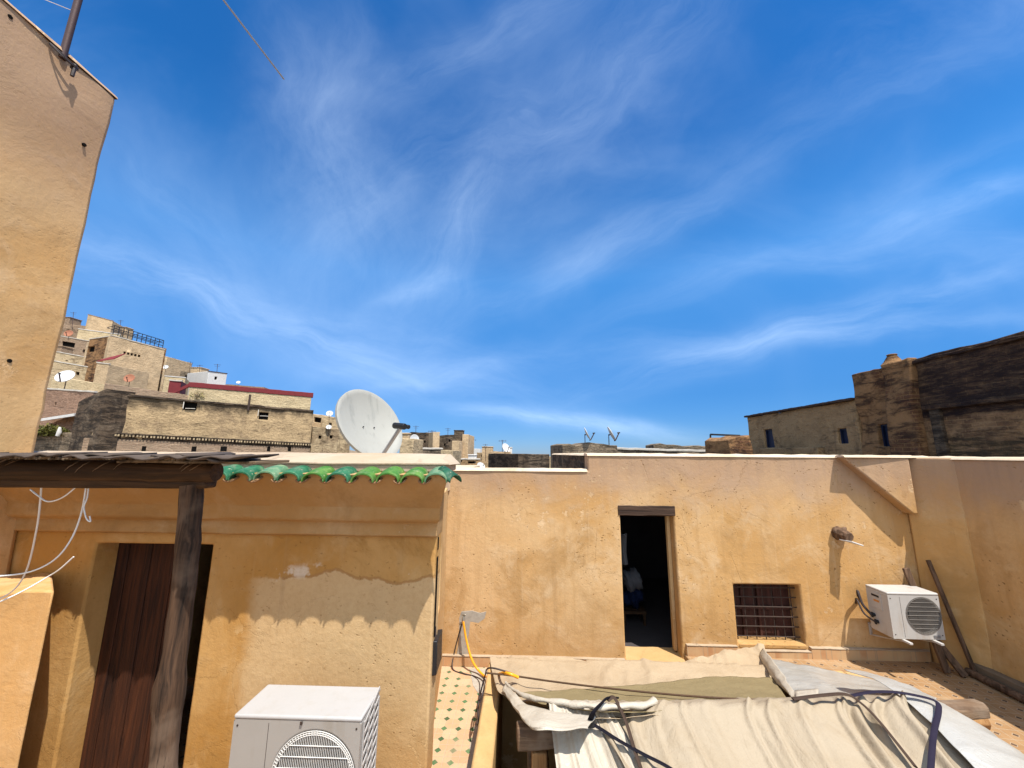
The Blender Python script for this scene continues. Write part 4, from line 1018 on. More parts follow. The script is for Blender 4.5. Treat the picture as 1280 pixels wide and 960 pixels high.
# flank towards the terrace, with a tall slot and a small vent
fl = Vector((bxx-fx1, YB-YR-.0, 0)); fl_l = fl.length; fl.normalize(); nrm = Vector((fl.y, -fl.x, 0))
def fmap(u, v, w_): return Vector((fx1, YR, 0))+fl*u-nrm*w_+Vector((0,0,v))
sz1, sz0 = P(541, 700, YR+.15).z, P(537, 800, YR+.15).z
bm = NB()
gridwall(bm, cuts(.262, fl_l, .16, (.5, 1.0)), cuts(-.3, E-.5, .16, (sz0, sz1)), lambda u, v: not (.5 < u < 1.0 and sz0 < v < sz1), fmap, .2, .006, 15)
obj('side_wall', bm, M['reveal'], re, .015)
bm = NB()
for (u0, u1, z0_, z1_) in ((.08, .16, P(543, 690, YR).z, P(544, 674, YR).z), (.06, .17, P(533, 800, YR).z, P(540, 699, YR).z)):
    a = fmap(u0, z0_, -.008); b = fmap(u1, z0_, -.008)
    prism(bm, [a, b, b+nrm*.012, a+nrm*.012], (0, 0, z1_-z0_))
obj('window', bm, M['black'], re)
# moulded cornice swept along the front and round the corner
prof = [(.0, -.80), (-.05, -.78), (-.055, -.66), (-.13, -.63), (-.15, -.60), (-.155, -.50), (-.19, -.46), (-.30, -.33), (-.40, -.23), (-.43, -.17), (-.30, -.165), (.30, -.16), (.36, -.2), (.3, -.80)]
zc = P(400, 650, YR-.12).z - (-.66) - .03
bm = NB(); n = 90; x0c = XT-.3; x1c = fx1; g = []
nx = [x0c+(x1c-x0c)*i/n for i in range(n+1)]
for i, x in enumerate(nx):
    r = []
    for (a, b) in prof:
        xx = x
        if i == n: xx = x+max(0, -a)*.42
        nn = .006*noise.noise(Vector((x*3, a*9, b*9)))
        r.append(bm.verts.new((xx, YR+a+nn, zc+b+nn)))
    g.append(r)
m_ = len(prof)
for i in range(n):
    for k in range(m_): bm.faces.new((g[i][k], g[i][(k+1)%m_], g[i+1][(k+1)%m_], g[i+1][k]))
bm.faces.new(g[0]); bm.faces.new(g[-1][::-1]); bmesh.ops.recalc_face_normals(bm, faces=bm.faces[:])
obj('cornice', bm, M['cornice'], re, .008)
# coping slab on top (bright lime)
ctop = P(400, 566, YR+.05).z; cfr = P(400, 578, YR-.27).z
bm = NB()
g = []
for i, x in enumerate(nx):
    r = []
    off = .0 if i < n else -.04
    for (y, z) in ((YR-.285, cfr-.012), (YR-.285, cfr), (YR-.15, cfr+.035), (YR+.12, ctop-.005), (YR+.3, ctop), (YR+.34, cfr-.012)):
        nn = .008*noise.noise(Vector((x*2.2, y*5, 2)))
        xx = x + (.16 if i == n else 0) - (.10 if (i == n and z > cfr+.02) else 0)
        r.append(bm.verts.new((xx, y, z+nn)))
    g.append(r)
for i in range(n):
    for k in range(5): bm.faces.new((g[i][k], g[i][k+1], g[i+1][k+1], g[i+1][k]))
    bm.faces.new((g[i][5], g[i][0], g[i+1][0], g[i+1][5]))
bm.faces.new(g[0]); bm.faces.new(g[-1][::-1]); bmesh.ops.recalc_face_normals(bm, faces=bm.faces[:])
obj('coping', bm, M['cap'], re)
bm = NB(); rough_box(bm, x0c, x1c+.12, YR-.27, YR+.32, zc-.158, cfr-.013, .006); obj('fascia', bm, M['fascia'], re, .01)
bm = NB(); box(bm, XT-.3, fx1-.25, YR+.36, 10, E-.55, E-.30); obj('roof', bm, M['coping'], re)
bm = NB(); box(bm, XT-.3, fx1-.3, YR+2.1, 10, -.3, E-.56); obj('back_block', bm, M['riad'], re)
# glazed tiles: half barrels tipped over the eave
tz1 = P(400, 581.5, YR-.28).z; ty0, ty1 = YR-.50, YR-.27
tzf = P(400, 590, ty0).z
xlast = P(545, 592, ty0).x; pitch = (P(545, 592, ty0).x-P(328, 592, ty0).x)/7.05
tseq = ['g4','g1','g4','g1','g3','g1','g2','g1','g2','g2','g2','g3']
k = 0
while True:
    xc_ = xlast-k*pitch
    if xc_ < XT+.1: break
    mm = M[list(reversed(['g1','g1','g3','g1','g2','g1','g2','g2','g2']))[k-1] if 1 <= k <= 9 else ('g3' if k == 0 else tseq[k % 12])]
    bm = NB(); hw = pitch*.47; hh = .082; ns = 14; tt = .014
    jx = random.uniform(-.008, .008); jy = random.uniform(-.012, .012); jz = random.uniform(-.006, .006); tw = random.uniform(-.04, .04)
    g = []
    for (yy, zb, s_) in ((ty0+jy, tzf, 1.0), ((ty0+ty1)/2, (tzf+tz1)/2+.010, .96), (ty1, tz1, .92)):
        o_, i_ = [], []
        for q in range(ns+1):
            a = math.pi*q/ns
            cx_ = xc_+jx+tw*(yy-ty0)-math.cos(a)*hw*s_; cz_ = zb+jz-hh+math.sin(a)**.85*hh
            o_.append(bm.verts.new((cx_, yy, cz_)))
            i_.append(bm.verts.new((xc_+jx+tw*(yy-ty0)-math.cos(a)*(hw*s_-tt), yy, cz_-tt*math.sin(a)-.003)))
        g.append((o_, i_))
    for q in range(ns):
        for s_ in range(2):
            bm.faces.new((g[s_][0][q], g[s_][0][q+1], g[s_+1][0][q+1], g[s_+1][0][q])); bm.faces.new((g[s_][1][q], g[s_+1][1][q], g[s_+1][1][q+1], g[s_][1][q+1]))
        bm.faces.new((g[0][0][q], g[0][1][q], g[0][1][q+1], g[0][0][q+1])); bm.faces.new((g[2][0][q], g[2][0][q+1], g[2][1][q+1], g[2][1][q]))
    for s_ in range(2):
        bm.faces.new((g[s_][0][0], g[s_+1][0][0], g[s_+1][1][0], g[s_][1][0])); bm.faces.new((g[s_][0][ns], g[s_][1][ns], g[s_+1][1][ns], g[s_+1][0][ns]))
    bmesh.ops.recalc_face_normals(bm, faces=bm.faces[:])
    obj('roof_tile', bm, mm, re, .003)
    # clay pan between two barrels
    bm = NB(); xp = xc_-pitch/2; g2_ = []
    for (yy, zb) in ((ty0+.02, tzf-hh+.012), (ty1, tz1-hh+.02)):
        g2_.append([bm.verts.new((xp-math.cos(math.pi*q/8)*pitch*.22, yy, zb-math.sin(math.pi*q/8)*.028)) for q in range(9)])
    for q in range(8): bm.faces.new((g2_[0][q], g2_[0][q+1], g2_[1][q+1], g2_[1][q]))
    obj('pan_tile', bm, M['terra'], re, thick=.012)
    k += 1
# corner tile turned round the end
bm = NB(); cxx = P(563, 592, ty0+.08); g = []
for s_, (ox, oy, oz) in enumerate(((-.10, .06, .055), (.07, -.03, -.02))):
    o_ = []
    for q in range(11):
        a = math.pi*q/10
        o_.append(bm.verts.new((cxx.x+ox*.8-math.cos(a)*.04, cxx.y+oy-math.cos(a)*.065, cxx.z+oz-.055+math.sin(a)*.062)))
    g.append(o_)
for q in range(10): bm.faces.new((g[0][q], g[0][q+1], g[1][q+1], g[1][q]))
obj('roof_tile', bm, M['g4'], re, thick=.014)
# plank door in its recess
bm = NB(); box(bm, d0-.02, d1+.02, YR+2.0, YR+2.08, -.3, dz+.2); box(bm, d0-.9, d0-.82, YR+.262, YR+2.0, -.3, dz+.2); box(bm, d1+.82, d1+.9, YR+.262, YR+2.0, -.3, dz+.2); box(bm, d0-.9, d1+.9, YR+.262, YR+2.08, dz+.201, dz+.28)
obj('passage', bm, M['inside'], re)
dl = d0+.004; dr = P(238, 760, YR+.24).x
bm = NB(); npk = 7
dth = R(-4)
for i in range(npk):
    a = dl+(dr-dl)*i/npk; b = dl+(dr-dl)*(i+1)/npk-.004
    box(bm, a, b, YR+.232+.006*(i%2), YR+.275, -.38, dz-.01)
dd = obj('door', bm, M['plank'], re, .004)
bm = NB(); tube(bm, [(dr-.10, YR+.215, 1.05), (dr-.10, YR+.18, 1.05)], .02, 10); tube(bm, [(dr-.10+.035*math.cos(a*.4), YR+.185, 1.02+.035*math.sin(a*.4)) for a in range(17)], .006, 6); obj('handle', bm, M['iron'], dd)
bm = NB(); box(bm, d0+.003, d1-.003, YR+.19, YR+.285, dz-.03, dz-.003); obj('door_frame', bm, M['lintel'], re)
# black box on the flank
q = P(537, 820, YR+.22)
bb = thing('meter_box', 'battered black metal box on the narrow side of the tiled-eave house', 'box', q)
bm = NB(); bq = fmap(.2, 0, 0); hb = [P(534, 842, YR+.1).z, P(534, 800, YR+.1).z]
a = fmap(.06, hb[0], .0); b = fmap(.36, hb[0], .0)
prism(bm, [a, b, b+nrm*.075, a+nrm*.045], (0, 0, hb[1]-hb[0]))
for v in bm.verts: v.co += Vector((.012*noise.noise(v.co*9), .01*noise.noise(v.co*8), .02*noise.noise(v.co*7)))
obj('case', bm, M['blkmet'], bb, .008)
bm = NB(); tube(bm, [fmap(.1, hb[1]+.0, -.03), fmap(.14, hb[1]+.09, -.02), fmap(.12, hb[1]+.17, .0)], .008, 6); obj('cable', bm, M['dwire'], bb)

# low pier by the door
pr_x = P(68, 735, 3.55).x; pz = PZ(68, 735, 0).z + 0
pz = P(68, 738, 3.55).z
pi_ = thing('low_wall', 'low ochre wall with chipped top beside the plank door', 'wall', ((XT+pr_x)/2, 3.7, 0))
bm = NB(); gridwall(bm, cuts(XT-.05, pr_x, .12), cuts(-.6, pz, .15), lambda u, v: True, lambda u, v, w_: (u, 3.55-(pr_x-u)*.22+w_, v) if w_ < .1 else (XT-.05+(u-XT+.05)*(pr_x*YR/3.55*1.01-XT+.05)/(pr_x-XT+.05), YR-.002, v), .44, .012, 20, .03)
obj('wall_body', bm, M['tower'], pi_, .02)

# ================================================================== tower on the left
tw_ = thing('plaster_tower', 'tall blank ochre plaster wall rising beside the pergola', 'building', (XT, 2, 0))
TZ = P(145, 122, YR).z
bm = NB()
gridwall(bm, cuts(-2.2, YR-.001, .2), cuts(-.6, TZ, .2), lambda u, v: True, lambda u, v, w_: (XT-w_, u, v), 4.6, .045, 30, .04)
obj('wall_body', bm, M['tower'], tw_, .05)
bm = NB(); n = 70; g = []
for i in range(n+1):
    y = -2.2+(YR+2.2)*i/n; r = []
    for k in range(7):
        a = math.pi*k/6; nn = 1+.4*noise.noise(Vector((y*3, k*.7, 6)))
        r.append(bm.verts.new((XT-.13+math.cos(a)*.145, y, TZ-.03+math.sin(a)**.6*.06*nn)))
    g.append(r)
for i in range(n):
    for k in range(6): bm.faces.new((g[i][k], g[i][k+1], g[i+1][k+1], g[i+1][k]))
bm.faces.new(g[0]); bm.faces.new(g[-1][::-1]); bmesh.ops.recalc_face_normals(bm, faces=bm.faces[:])
obj('coping', bm, M['tower'], tw_, ang=60)
for (px, py) in ((105,181),(11,451),(12,21)):
    q = PX(px, py, XT); bm = NB(); tube(bm, [(q.x-.03, q.y, q.z), (q.x+.012, q.y, q.z)], .02, 8); obj('put_log_hole', bm, M['black'], tw_)
# mast and antenna boom on the tower
mb = PX(82, 60, XT-.25); mb.z = TZ-.02
mt_ = PX(82, 62, XT-.25)
dm_ = ray(80, 64); tt_ = (TZ-E)/dm_.z; mb = EYE+dm_*tt_
# mast is vertical; find the point on it that shows at the frame's upper end of the boom
an = thing('antenna_mast', 'dark metal antenna mast with a long thin boom above the tower', 'antenna', mb)
def seen_at(p):
    d = p-EYE; k_ = d.dot(fwd); return 640+F*d.dot(rgt)/k_, 480-F*d.dot(upv)/k_
mh = 1.75
mtop = mb+Vector((.05, 0, mh))
bm = NB(); tube(bm, [mb+Vector((-.01,0,-.15)), mtop], .042, 12); obj('mast', bm, M['mast'], an)
bz_ = mtop.z-.08
tip = PZ(355, 100, bz_+.0)
# boom height chosen so that it passes through the line of the photographed rod
best = None
for i in range(200):
    z_ = mb.z+.6+i*.02
    tpt = PZ(355, 99, z_); mpt = mb+Vector((.03, 0, z_-mb.z))
    # where does the rod cross image row 0?
    for s in range(1, 60):
        q = tpt.lerp(mpt, s/60); x, y = seen_at(q)
        if y < 0: break
    e_ = abs(x-277)
    if best is None or e_ < best[0]: best = (e_, z_, tpt, mpt)
bz_, tip, mpt = best[1:]
if bz_ > mtop.z-.05:
    pass
bm = NB(); mtop = Vector((mpt.x+.02, mpt.y, bz_+.2))
tube(bm, [mb+Vector((0,0,-.1)), mtop], .032, 12)
bpy.data.objects.remove(bpy.data.objects['mast'])
obj('mast', bm, M['mast'], an)
bm = NB(); tube(bm, [mpt.lerp(tip, -.12), tip], .015, 8); obj('boom', bm, M['alu'], an)
bm = NB(); dirb = (tip-mpt).normalized(); sd = dirb.cross(Vector((0,0,1))).normalized()
print('BOOM', best[0], bz_, mb, tip, (tip-mpt).length)
for s in (.02, .12, .22, .32):
    c = mpt.lerp(tip, s); tube(bm, [c-sd*.28, c+sd*.28], .007, 6)
obj('elements', bm, M['alu'], an)
bm = NB(); x_, y_ = seen_at(mpt)
tube(bm, smoothpath([PX(0, 8, XT-.4)+Vector((-.3,0,.3)), mb+Vector((-.3,-.3,.45)), mb+Vector((.0,0,.55))], 20), .004, 5)
obj('guy_wire', bm, M['wire'], an)
# rope ends tied on the tower
bm = NB()
tube(bm, smoothpath([PX(62, 54, XT+.01), PX(74, 64, XT+.05), PX(90, 80, XT+.08), PX(95, 84, XT+.06)], 16), .013, 6)
tube(bm, smoothpath([PX(62, 54, XT+.01), PX(80, 72, XT+.10), PX(92, 83, XT+.08)], 16), .010, 6)
tube(bm, smoothpath([PX(92, 82, XT+.09), PX(96, 86, XT+.07), PX(90, 85, XT+.06), PX(94, 81, XT+.08), PX(90, 95, XT+.08)], 20), .018, 6)
tag(obj('tied_rope', bm, M['dwire']), 'dark knotted rope end hanging near the tower top', 'rope')

# ================================================================== pergola
pg = thing('pergola', 'rustic log pergola with reed and scrap roof on a forked post', 'pergola', (P(222,800,2.25).x, 2.25, 0))
YP = 2.25
pt, pb = P(240, 606, YP), P(204, 975, YP)
d_ = pb-pt; base = pt+d_*((pt.z+.42)/(pt.z-pb.z)); 
bm = NB(); pth = [pt.lerp(base, i/40) for i in range(41)]
for i, p in enumerate(pth): p.x += .012*math.sin(i*.33)+.006*noise.noise(Vector((i*.5,0,0)))
tube(bm, pth, [.055+.007*i/40+.010*noise.noise(Vector((i*.35, 2, 2)))+(.008 if i in (13, 14, 22, 23) else 0) for i in range(41)], 18)
for v in bm.verts:
    v.co.x += .010*noise.noise(Vector((v.co.x*40, v.co.y*40, v.co.z*4))); v.co.y += .010*noise.noise(Vector((v.co.x*40+5, v.co.y*40, v.co.z*4)))
obj('post', bm, M['post'], pg, ang=60)
bl_, br_ = P(-60, 585, YP), P(271, 590, YP)
bl2 = bl_+(bl_-br_).normalized()*0; bl2.x = XT-.1
bm = NB(); pth = [bl2.lerp(br_, i/60) for i in range(61)]
tube(bm, pth, [.064+.004*noise.noise(Vector((i*.3, 4, 4)))+(.004 if i % 9 == 0 else 0)-(.012 if i == 60 else 0) for i in range(61)], 20)
obj('beam', bm, M['log'], pg, ang=50)
# pale peeled rings on the log
bm = NB()
for i in range(34):
    f = .03+.95*random.random(); c = bl2.lerp(br_, f); rr = .0665; a0 = random.uniform(-1.9, -.6); a1 = a0+random.uniform(.6, 1.5)
    ring = []
    for k_ in range(9):
        a = a0+(a1-a0)*k_/8
        ring.append((c.x+.05*(k_/8-.5)+.004*random.random(), c.y+rr*math.sin(a)*1.0, c.z+rr*math.cos(a)))
    tube(bm, ring, lambda t: .0026*math.sin(max(.05, t)*3.0)+.0004, 5)
obj('peeled_rings', bm, M['beam'], pg)
q1, q2 = P(-60, 604, YP+.02), P(264, 604, YP+.02); q1.x = XT-.1; 
bm = NB(); rough_box(bm, q1.x, q2.x, -.05, .05, -.028, .022, .005)
for v in bm.verts: v.co.y += YP+.02; v.co.z += q1.lerp(q2, (v.co.x-q1.x)/(q2.x-q1.x)).z
obj('joist', bm, M['log'], pg, .012)
# cross rafters, reed mat and scraps
for i in range(6):
    x = XT+.3+i*.55
    if x > br_.x-.1: break
    bm = NB(); tube(bm, [(x, YP+.062, br_.z+.03), (x, YP+.24, br_.z+.034)], .026, 10); obj('rafter', bm, M['log'], pg)
zr_ = br_.z+.074
bm = NB()
for i in range(230):
    x = XT+.02+(br_.x+.07-XT)*i/230; z = zr_+.006*random.random()
    tube(bm, [(x, 1.97+.05*random.random(), z), (x+.02*random.uniform(-1,1), 2.42+.05*random.random(), z)], .0085, 5)
obj('reed_mat', bm, M['reed'], pg)
random.seed(3)
for i in range(26):
    x = XT+.05+(br_.x+.1-XT)*random.random(); y = random.choice((1.93, 1.95, 1.96, 2.0, 2.15))+random.uniform(-.03, .06); wx = random.uniform(.14, .34); wy = random.uniform(.2, .36)
    z = zr_+.010+.006*random.random(); tl = random.uniform(-.02, .02)
    bm = NB(); us_ = 8; g = []
    for k_ in range(us_+1):
        s = k_/us_; zz = z+.007*math.sin(s*math.pi*3+i)+tl*s
        g.append((bm.verts.new((x+wx*s, y+.012*noise.noise(Vector((x*9+s*4, 1, 1))), zz)), bm.verts.new((x+wx*s, y+wy, zz+.008))))
    for k_ in range(us_): bm.faces.new((g[k_][0], g[k_+1][0], g[k_+1][1], g[k_][1]))
    obj('scrap_sheet', bm, M['scrap'], pg, thick=.009)
bm = NB(); rough_box(bm, br_.x-.35, P(335, 577, 2.1).x, 2.0, 2.3, zr_-.018, zr_-.004, .008); obj('loose_board', bm, M['reed'], pg, .003)
# hanging white cables
def hang(label, pts, r=.0042, n=40):
    bm = NB(); tube(bm, smoothpath(pts, n), r, 8); tag(obj('cable', bm, M['wire'], ang=60), label, 'cable')
hang('long white cable sweeping down from the pergola beam towards the low wall', [P(108, 606, YP), P(102, 640, YP+.02), P(90, 672, YP+.02), P(70, 698, YP), P(40, 714, YP-.03), P(0, 720, YP-.05), P(-70, 722, YP-.1)])
hang('short white cable drooping between hooks under the pergola beam', [P(38, 612, YP), P(48, 620, YP), P(60, 627, YP), P(78, 622, YP), P(96, 608, YP)], .004)
hang('white cable lying over the chipped top of the low wall', [P(92, 696, 3.0), P(74, 712, 3.0), P(58, 722, 3.0), P(30, 738, 2.9), P(0, 752, 2.8), P(-60, 775, 2.7)], .005)
hang('second thin white cable falling steeply from the pergola beam over the low wall', [P(52, 606, YP), P(46, 660, YP+.1), P(30, 720, YP+.25), P(0, 748, YP+.3), P(-60, 760, YP+.3)], .0045)
hang('thin white cable stub hooked under the pergola beam', [P(111, 606, YP), P(109, 622, YP), P(105, 634, YP), P(108, 648, YP), P(113, 652, YP), P(112, 645, YP)], .0035)
# ================================================================== satellite dishes
def dish(label, loc, nrm, rad, m, group=None, mast=.5, arm=True, dirn=None, squash=1.0, ribs=True, far=False, base=True, armdown=None):
    t = thing('satellite_dish', label, 'satellite dish', loc, group)
    n_ = Vector(nrm).normalized(); q = n_.to_track_quat('Z', 'Y'); mt = Matrix.Translation(loc) @ q.to_matrix().to_4x4() @ Matrix.Diagonal((squash, 1, 1, 1))
    bm = NB(); f = 1/(4*.62*rad*2)
    prof = [(rad*i/12, f*(rad*i/12)**2) for i in range(1, 13)]
    prof = [(.001, 0)] + prof + [(rad+.018*rad/.4, prof[-1][1]-.004), (rad+.018*rad/.4, prof[-1][1]-.03*rad/.4), (rad, prof[-1][1]-.03*rad/.4)] + [(rad*i/12, f*(rad*i/12)**2-.012) for i in range(11, 0, -1)] + [(.001, -.012)]
    lathe(bm, prof, mt, 40 if not far else 20)
    bmesh.ops.recalc_face_normals(bm, faces=bm.faces[:])
    obj('reflector', bm, m, t, ang=40)
    dn = Vector((0,0,-1)) if armdown is None else Vector(armdown)
    dn = (dn - n_*dn.dot(n_)).normalized()
    fp = Vector(loc)+n_*rad*1.12+dn*rad*(.30 if far else .58)
    if arm:
        bm = NB(); s_ = Vector(loc)+dn*rad*1.0+n_*rad*.18
        tube(bm, [s_-n_*.05-dn*.02, s_, fp], .02*rad/.4 if not far else .03*rad/.4, 8); obj('arm', bm, M['alu'] if not far else M['mast'], t)
        bm = NB(); w_ = (Vector(loc)+n_*.2*rad-fp).normalized(); sd = n_.cross(dn)
        tube(bm, [fp-w_*.05*rad/.4, fp+w_*.10*rad/.4], .032*rad/.4, 10)
        if not far: tube(bm, [fp-w_*.05+sd*.085, fp+w_*.08+sd*.085], .028, 10); tube(bm, [fp-sd*.03-w_*.0, fp+sd*.11], .016, 8)
        obj('receiver', bm, M['blkmet'], t, .004)
    if base:
        b = Vector(loc)-n_*.10*rad/.4
        bm = NB(); tube(bm, [b+Vector((0,0,.05)), Vector((b.x, b.y, b.z-mast))], .022*max(.5, rad/.4), 8); tube(bm, [Vector(loc)-n_*.01, b], .03*rad/.4, 8); obj('mast', bm, M['mast'] if far else M['alu'], t)
    return t
# the large one on the tiled-eave house
dc = P(459, 533, 5.15)
big = dish('large pale grey satellite dish on the tiled-eave house roof', dc, (.80, -.42, .44), .50, M['dish'], mast=.75, armdown=(.0, .0, -1))
bm = NB(); nb_ = Vector((.80, -.42, .44)).normalized(); s1 = nb_.cross(Vector((0,0,1))).normalized(); s2_ = s1.cross(nb_)
for a, b in ((-.10, .04), (.08, .04), (-.07, -.20), (.11, -.20)):
    c = dc+s1*a+s2_*(b-.06)+nb_*.012; tube(bm, [c-nb_*.01, c+nb_*.012], .008, 8)
obj('bolts', bm, M['blkmet'], big)
# ================================================================== houses in the city
def city(name, label, cat, a, b, ytop, depth, m, zb=-9, amp=.03, wins=(), parent=None, edge=.05, ytop2=None, step=.5, roofm='ledge', wcat='window', group=None):
    """a, b = (px, Y) of the near face's ends; the face stands at its own distance in the city and is extruded backwards"""
    pa, pb = P(a[0], ytop, a[1]), P(b[0], ytop if ytop2 is None else ytop2, b[1])
    za, zb2 = pa.z, pb.z; top = max(za, zb2)
    L = Vector((pb.x-pa.x, pb.y-pa.y, 0)); ln = L.length; L.normalize(); nn = Vector((L.y, -L.x, 0))
    def fm(u, v, w_):
        zt = za+(zb2-za)*u/ln
        vv = v if v < top-1.2 else zt+(v-top) if abs(za-zb2) > .02 else v
        return Vector((pa.x, pa.y, 0))+L*u-nn*w_+Vector((0,0,vv))
    holes = []
    for (px, y0, pw, ph) in wins:
        # pixel -> u,v on the face
        dvec = ray(px, y0); k_ = ((Vector((pa.x, pa.y, 0))-Vector((EYE.x, EYE.y, 0))).dot(nn))/(dvec.x*nn.x+dvec.y*nn.y); h = EYE+dvec*k_
        u_ = (h-Vector((pa.x, pa.y, 0))).dot(L); sc = k_/F
        holes.append((u_-pw*sc/2, u_+pw*sc/2, h.z-ph*sc/2, h.z+ph*sc/2))
    t = parent or thing(name, label, cat, (pa.x, pa.y, zb), group)
    bm = NB(); ex_u = [q for h in holes for q in h[:2]]; ex_v = [q for h in holes for q in h[2:]]
    gridwall(bm, cuts(0, ln, step, ex_u), cuts(zb, top, step, ex_v), lambda u, v: not any(h[0] < u < h[1] and h[2] < v < h[3] for h in holes), fm, depth, amp, a[0]*.37+a[1], edge)
    obj('wall', bm, m, t, .03)
    for h in holes:
        bm = NB(); aa = fm(h[0]-.02, h[2], .18); bb_ = fm(h[1]+.02, h[2], .18)
        prism(bm, [aa, bb_, bb_-nn*.03, aa-nn*.03], (0, 0, h[3]-h[2])); wo_ = obj('window', bm, M['black'], t)
    bm = NB(); c = [fm(.12, top-.1, .12), fm(ln-.12, top-.1, .12), fm(ln-.12, top-.1, depth-.12), fm(.12, top-.1, depth-.12)]
    # parapet cap
    if roofm:
        cap = NB(); 
        for (u0, u1, w0, w1) in ((-.03, ln+.03, -.04, .14),):
            n_ = max(4, int(ln/.35)); g = []
            for i in range(n_+1):
                u_ = u0+(u1-u0)*i/n_; j_ = .03*noise.noise(Vector((u_*2.3, a[1], 1)))
                g.append([cap.verts.new(fm(u_, top+z_, w_)+Vector((0,0,j_))) for (w_, z_) in ((w0, -.03), (w0, .05), (w1, .07), (w1, -.03))])
            for i in range(n_):
                for k_ in range(4): cap.faces.new((g[i][k_], g[i][(k_+1)%4], g[i+1][(k_+1)%4], g[i+1][k_]))
            cap.faces.new(g[0]); cap.faces.new(g[-1][::-1]); bmesh.ops.recalc_face_normals(cap, faces=cap.faces[:])
        obj('parapet_cap', cap, M[roofm], t)
    bm.free()
    t['_fm'] = 0
    del t['_fm']
    return t, fm, ln, top, nn, L

# --- the long weathered house with the red band
B, fm, ln, top, nn, L = city('weathered_house', 'long weathered house with red parapet band and two square window holes', 'house', (124, 20), (392, 25.5), 490, 6, M['longwall'], ytop2=513,
    wins=((238, 505, 13, 10), (330, 515, 10, 9)), step=.4, amp=.05, edge=.1, roofm=None)
def onf(px, py, w_=0):                      # photograph point on that face
    o = fm(0, 0, 0); d = ray(px, py); k_ = (o-EYE).dot(nn)/d.dot(nn); h = EYE+d*k_; return (h-Vector((o.x, o.y, 0))).dot(L), h.z
u0, zt0 = onf(236, 477); u1, zt1 = onf(392, 491); _, zb0 = onf(238, 497); _, zb1 = onf(392, 513)
def tops(u): return zt0+(zt1-zt0)*(u-u0)/(u1-u0)
def bots(u): return fm(0,0,0).z+0 if False else (P(124,490,20).z+(P(392,513,25.5).z-P(124,490,20).z)*u/ln)-.1
def fplain(u, z, w_): return Vector((fm(0,0,0).x, fm(0,0,0).y, 0))+L*u-nn*w_+Vector((0,0,z))
def facestrip(name, m, ua, ub, zlo, zhi, w0, w1, parent=B, n=20, lab=None):
    bm = NB(); g = []
    for i in range(n+1):
        u_ = ua+(ub-ua)*i/n
        g.append([bm.verts.new(fplain(u_, z_+.02*noise.noise(Vector((u_*2, z_, 3))), w_)) for (w_, z_) in ((w0, zlo(u_)), (w0, zhi(u_)), (w1, zhi(u_)), (w1, zlo(u_)))])
    for i in range(n):
        for k_ in range(4): bm.faces.new((g[i][k_], g[i][(k_+1)%4], g[i+1][(k_+1)%4], g[i+1][k_]))
    bm.faces.new(g[0]); bm.faces.new(g[-1][::-1]); bmesh.ops.recalc_face_normals(bm, faces=bm.faces[:])
    o = obj(name, bm, m, parent, .015)
    if lab: o['label'] = lab
    return o
bh = .30
facestrip('upper_wall', M['yellow'], u0+.05, u1-.1, bots, lambda u: tops(u)-bh, .12, .45)
facestrip('red_band', M['redband'], u0, u1, lambda u: tops(u)-bh+.002, lambda u: tops(u), .08, .5)
facestrip('upper_wall', M['oldbrick'], .1, u0+.3, bots, lambda u: bots(u)+.62-.25*u/(u0+.3), .15, .5)
bm = NB(); a_ = fplain(u0-1.05, bots(u0)+.25, .2); prism(bm, [a_, a_+L*.16, fplain(u0+.05, tops(u0)-.25, .2), fplain(u0+.05, tops(u0)-.02, .2)], -nn*.2); obj('red_strut', bm, M['redband'], B)
facestrip('sooty_ledge', M['dark'], 0, ln, lambda u: bots(u)-.02, lambda u: bots(u)+.10, -.07, .12)
city('red_house', 'small dark red rooftop hut under a white sheet', 'hut', (212, 22.5), (227, 22.8), 475, 1.5, M['redband'], ytop2=476, step=.3, roofm='ledge')
# dark stripes left by a pipe and soot
uq, zq = onf(313, 492); uq2, zq2 = onf(313, 514)
facestrip('downpipe', M['iron'], uq-.06, uq+.06, lambda u: zq2, lambda u: zq-.05, -.08, .0, n=2)
for (px, py) in ((238, 505), (330, 515)):
    uw, zw = onf(px, py)
    for (a, b, c, d) in ((-.32, -.28, -.28, .12), (-.20, .27, -.285, -.25)):
        za_, zb_ = zw+c, zw+d
        facestrip('window_rim', M['ledge'], uw+a, uw+b, lambda u: za_, lambda u: zb_, -.075, -.01, n=3)
# corbel row
c0_, zc0 = onf(118, 541); c1_, zc1 = onf(389, 555)
facestrip('eave_board', M['dark'], 0, c1_, lambda u: zc0+(zc1-zc0)*u/c1_-.28, lambda u: zc0+(zc1-zc0)*u/c1_, -.02, .0, n=24)  # dark strip painted in for the shadows between the corbels
bm = NB()
for i in range(72):
    u_ = .1+(c1_-.15)*(i+random.uniform(-.18,.18))/71; z_ = zc0+(zc1-zc0)*u_/c1_
    a = fplain(u_, z_-.12, -.20); prism(bm, [a, a+L*.075, a+L*.075-nn*.19, a-nn*.19], (0, 0, .11))
o_ = obj('corbel_row', bm, M['oldwarm'], B)
facestrip('eave_ledge', M['dark'], 0, c1_, lambda u: zc0+(zc1-zc0)*u/c1_+.002, lambda u: zc0+(zc1-zc0)*u/c1_+.07, -.16, .0, n=24)
facestrip('lower_wall', M['oldbrick'], -.2, ln, lambda u: -6, lambda u: zc0+(zc1-zc0)*u/c1_-.284, -.09, -.0, n=20)
bm = NB()
for (px, w_) in ((138,5),(178,4),(240,5),(276,7),(334,4),(360,4)):
    ua, za = onf(px, 560); ub = ua+w_*.045; facestrip('window', M['black'], ua, ub, lambda u: za-.2, lambda u: za+.1, -.098, -.092, n=2)
bm.free()
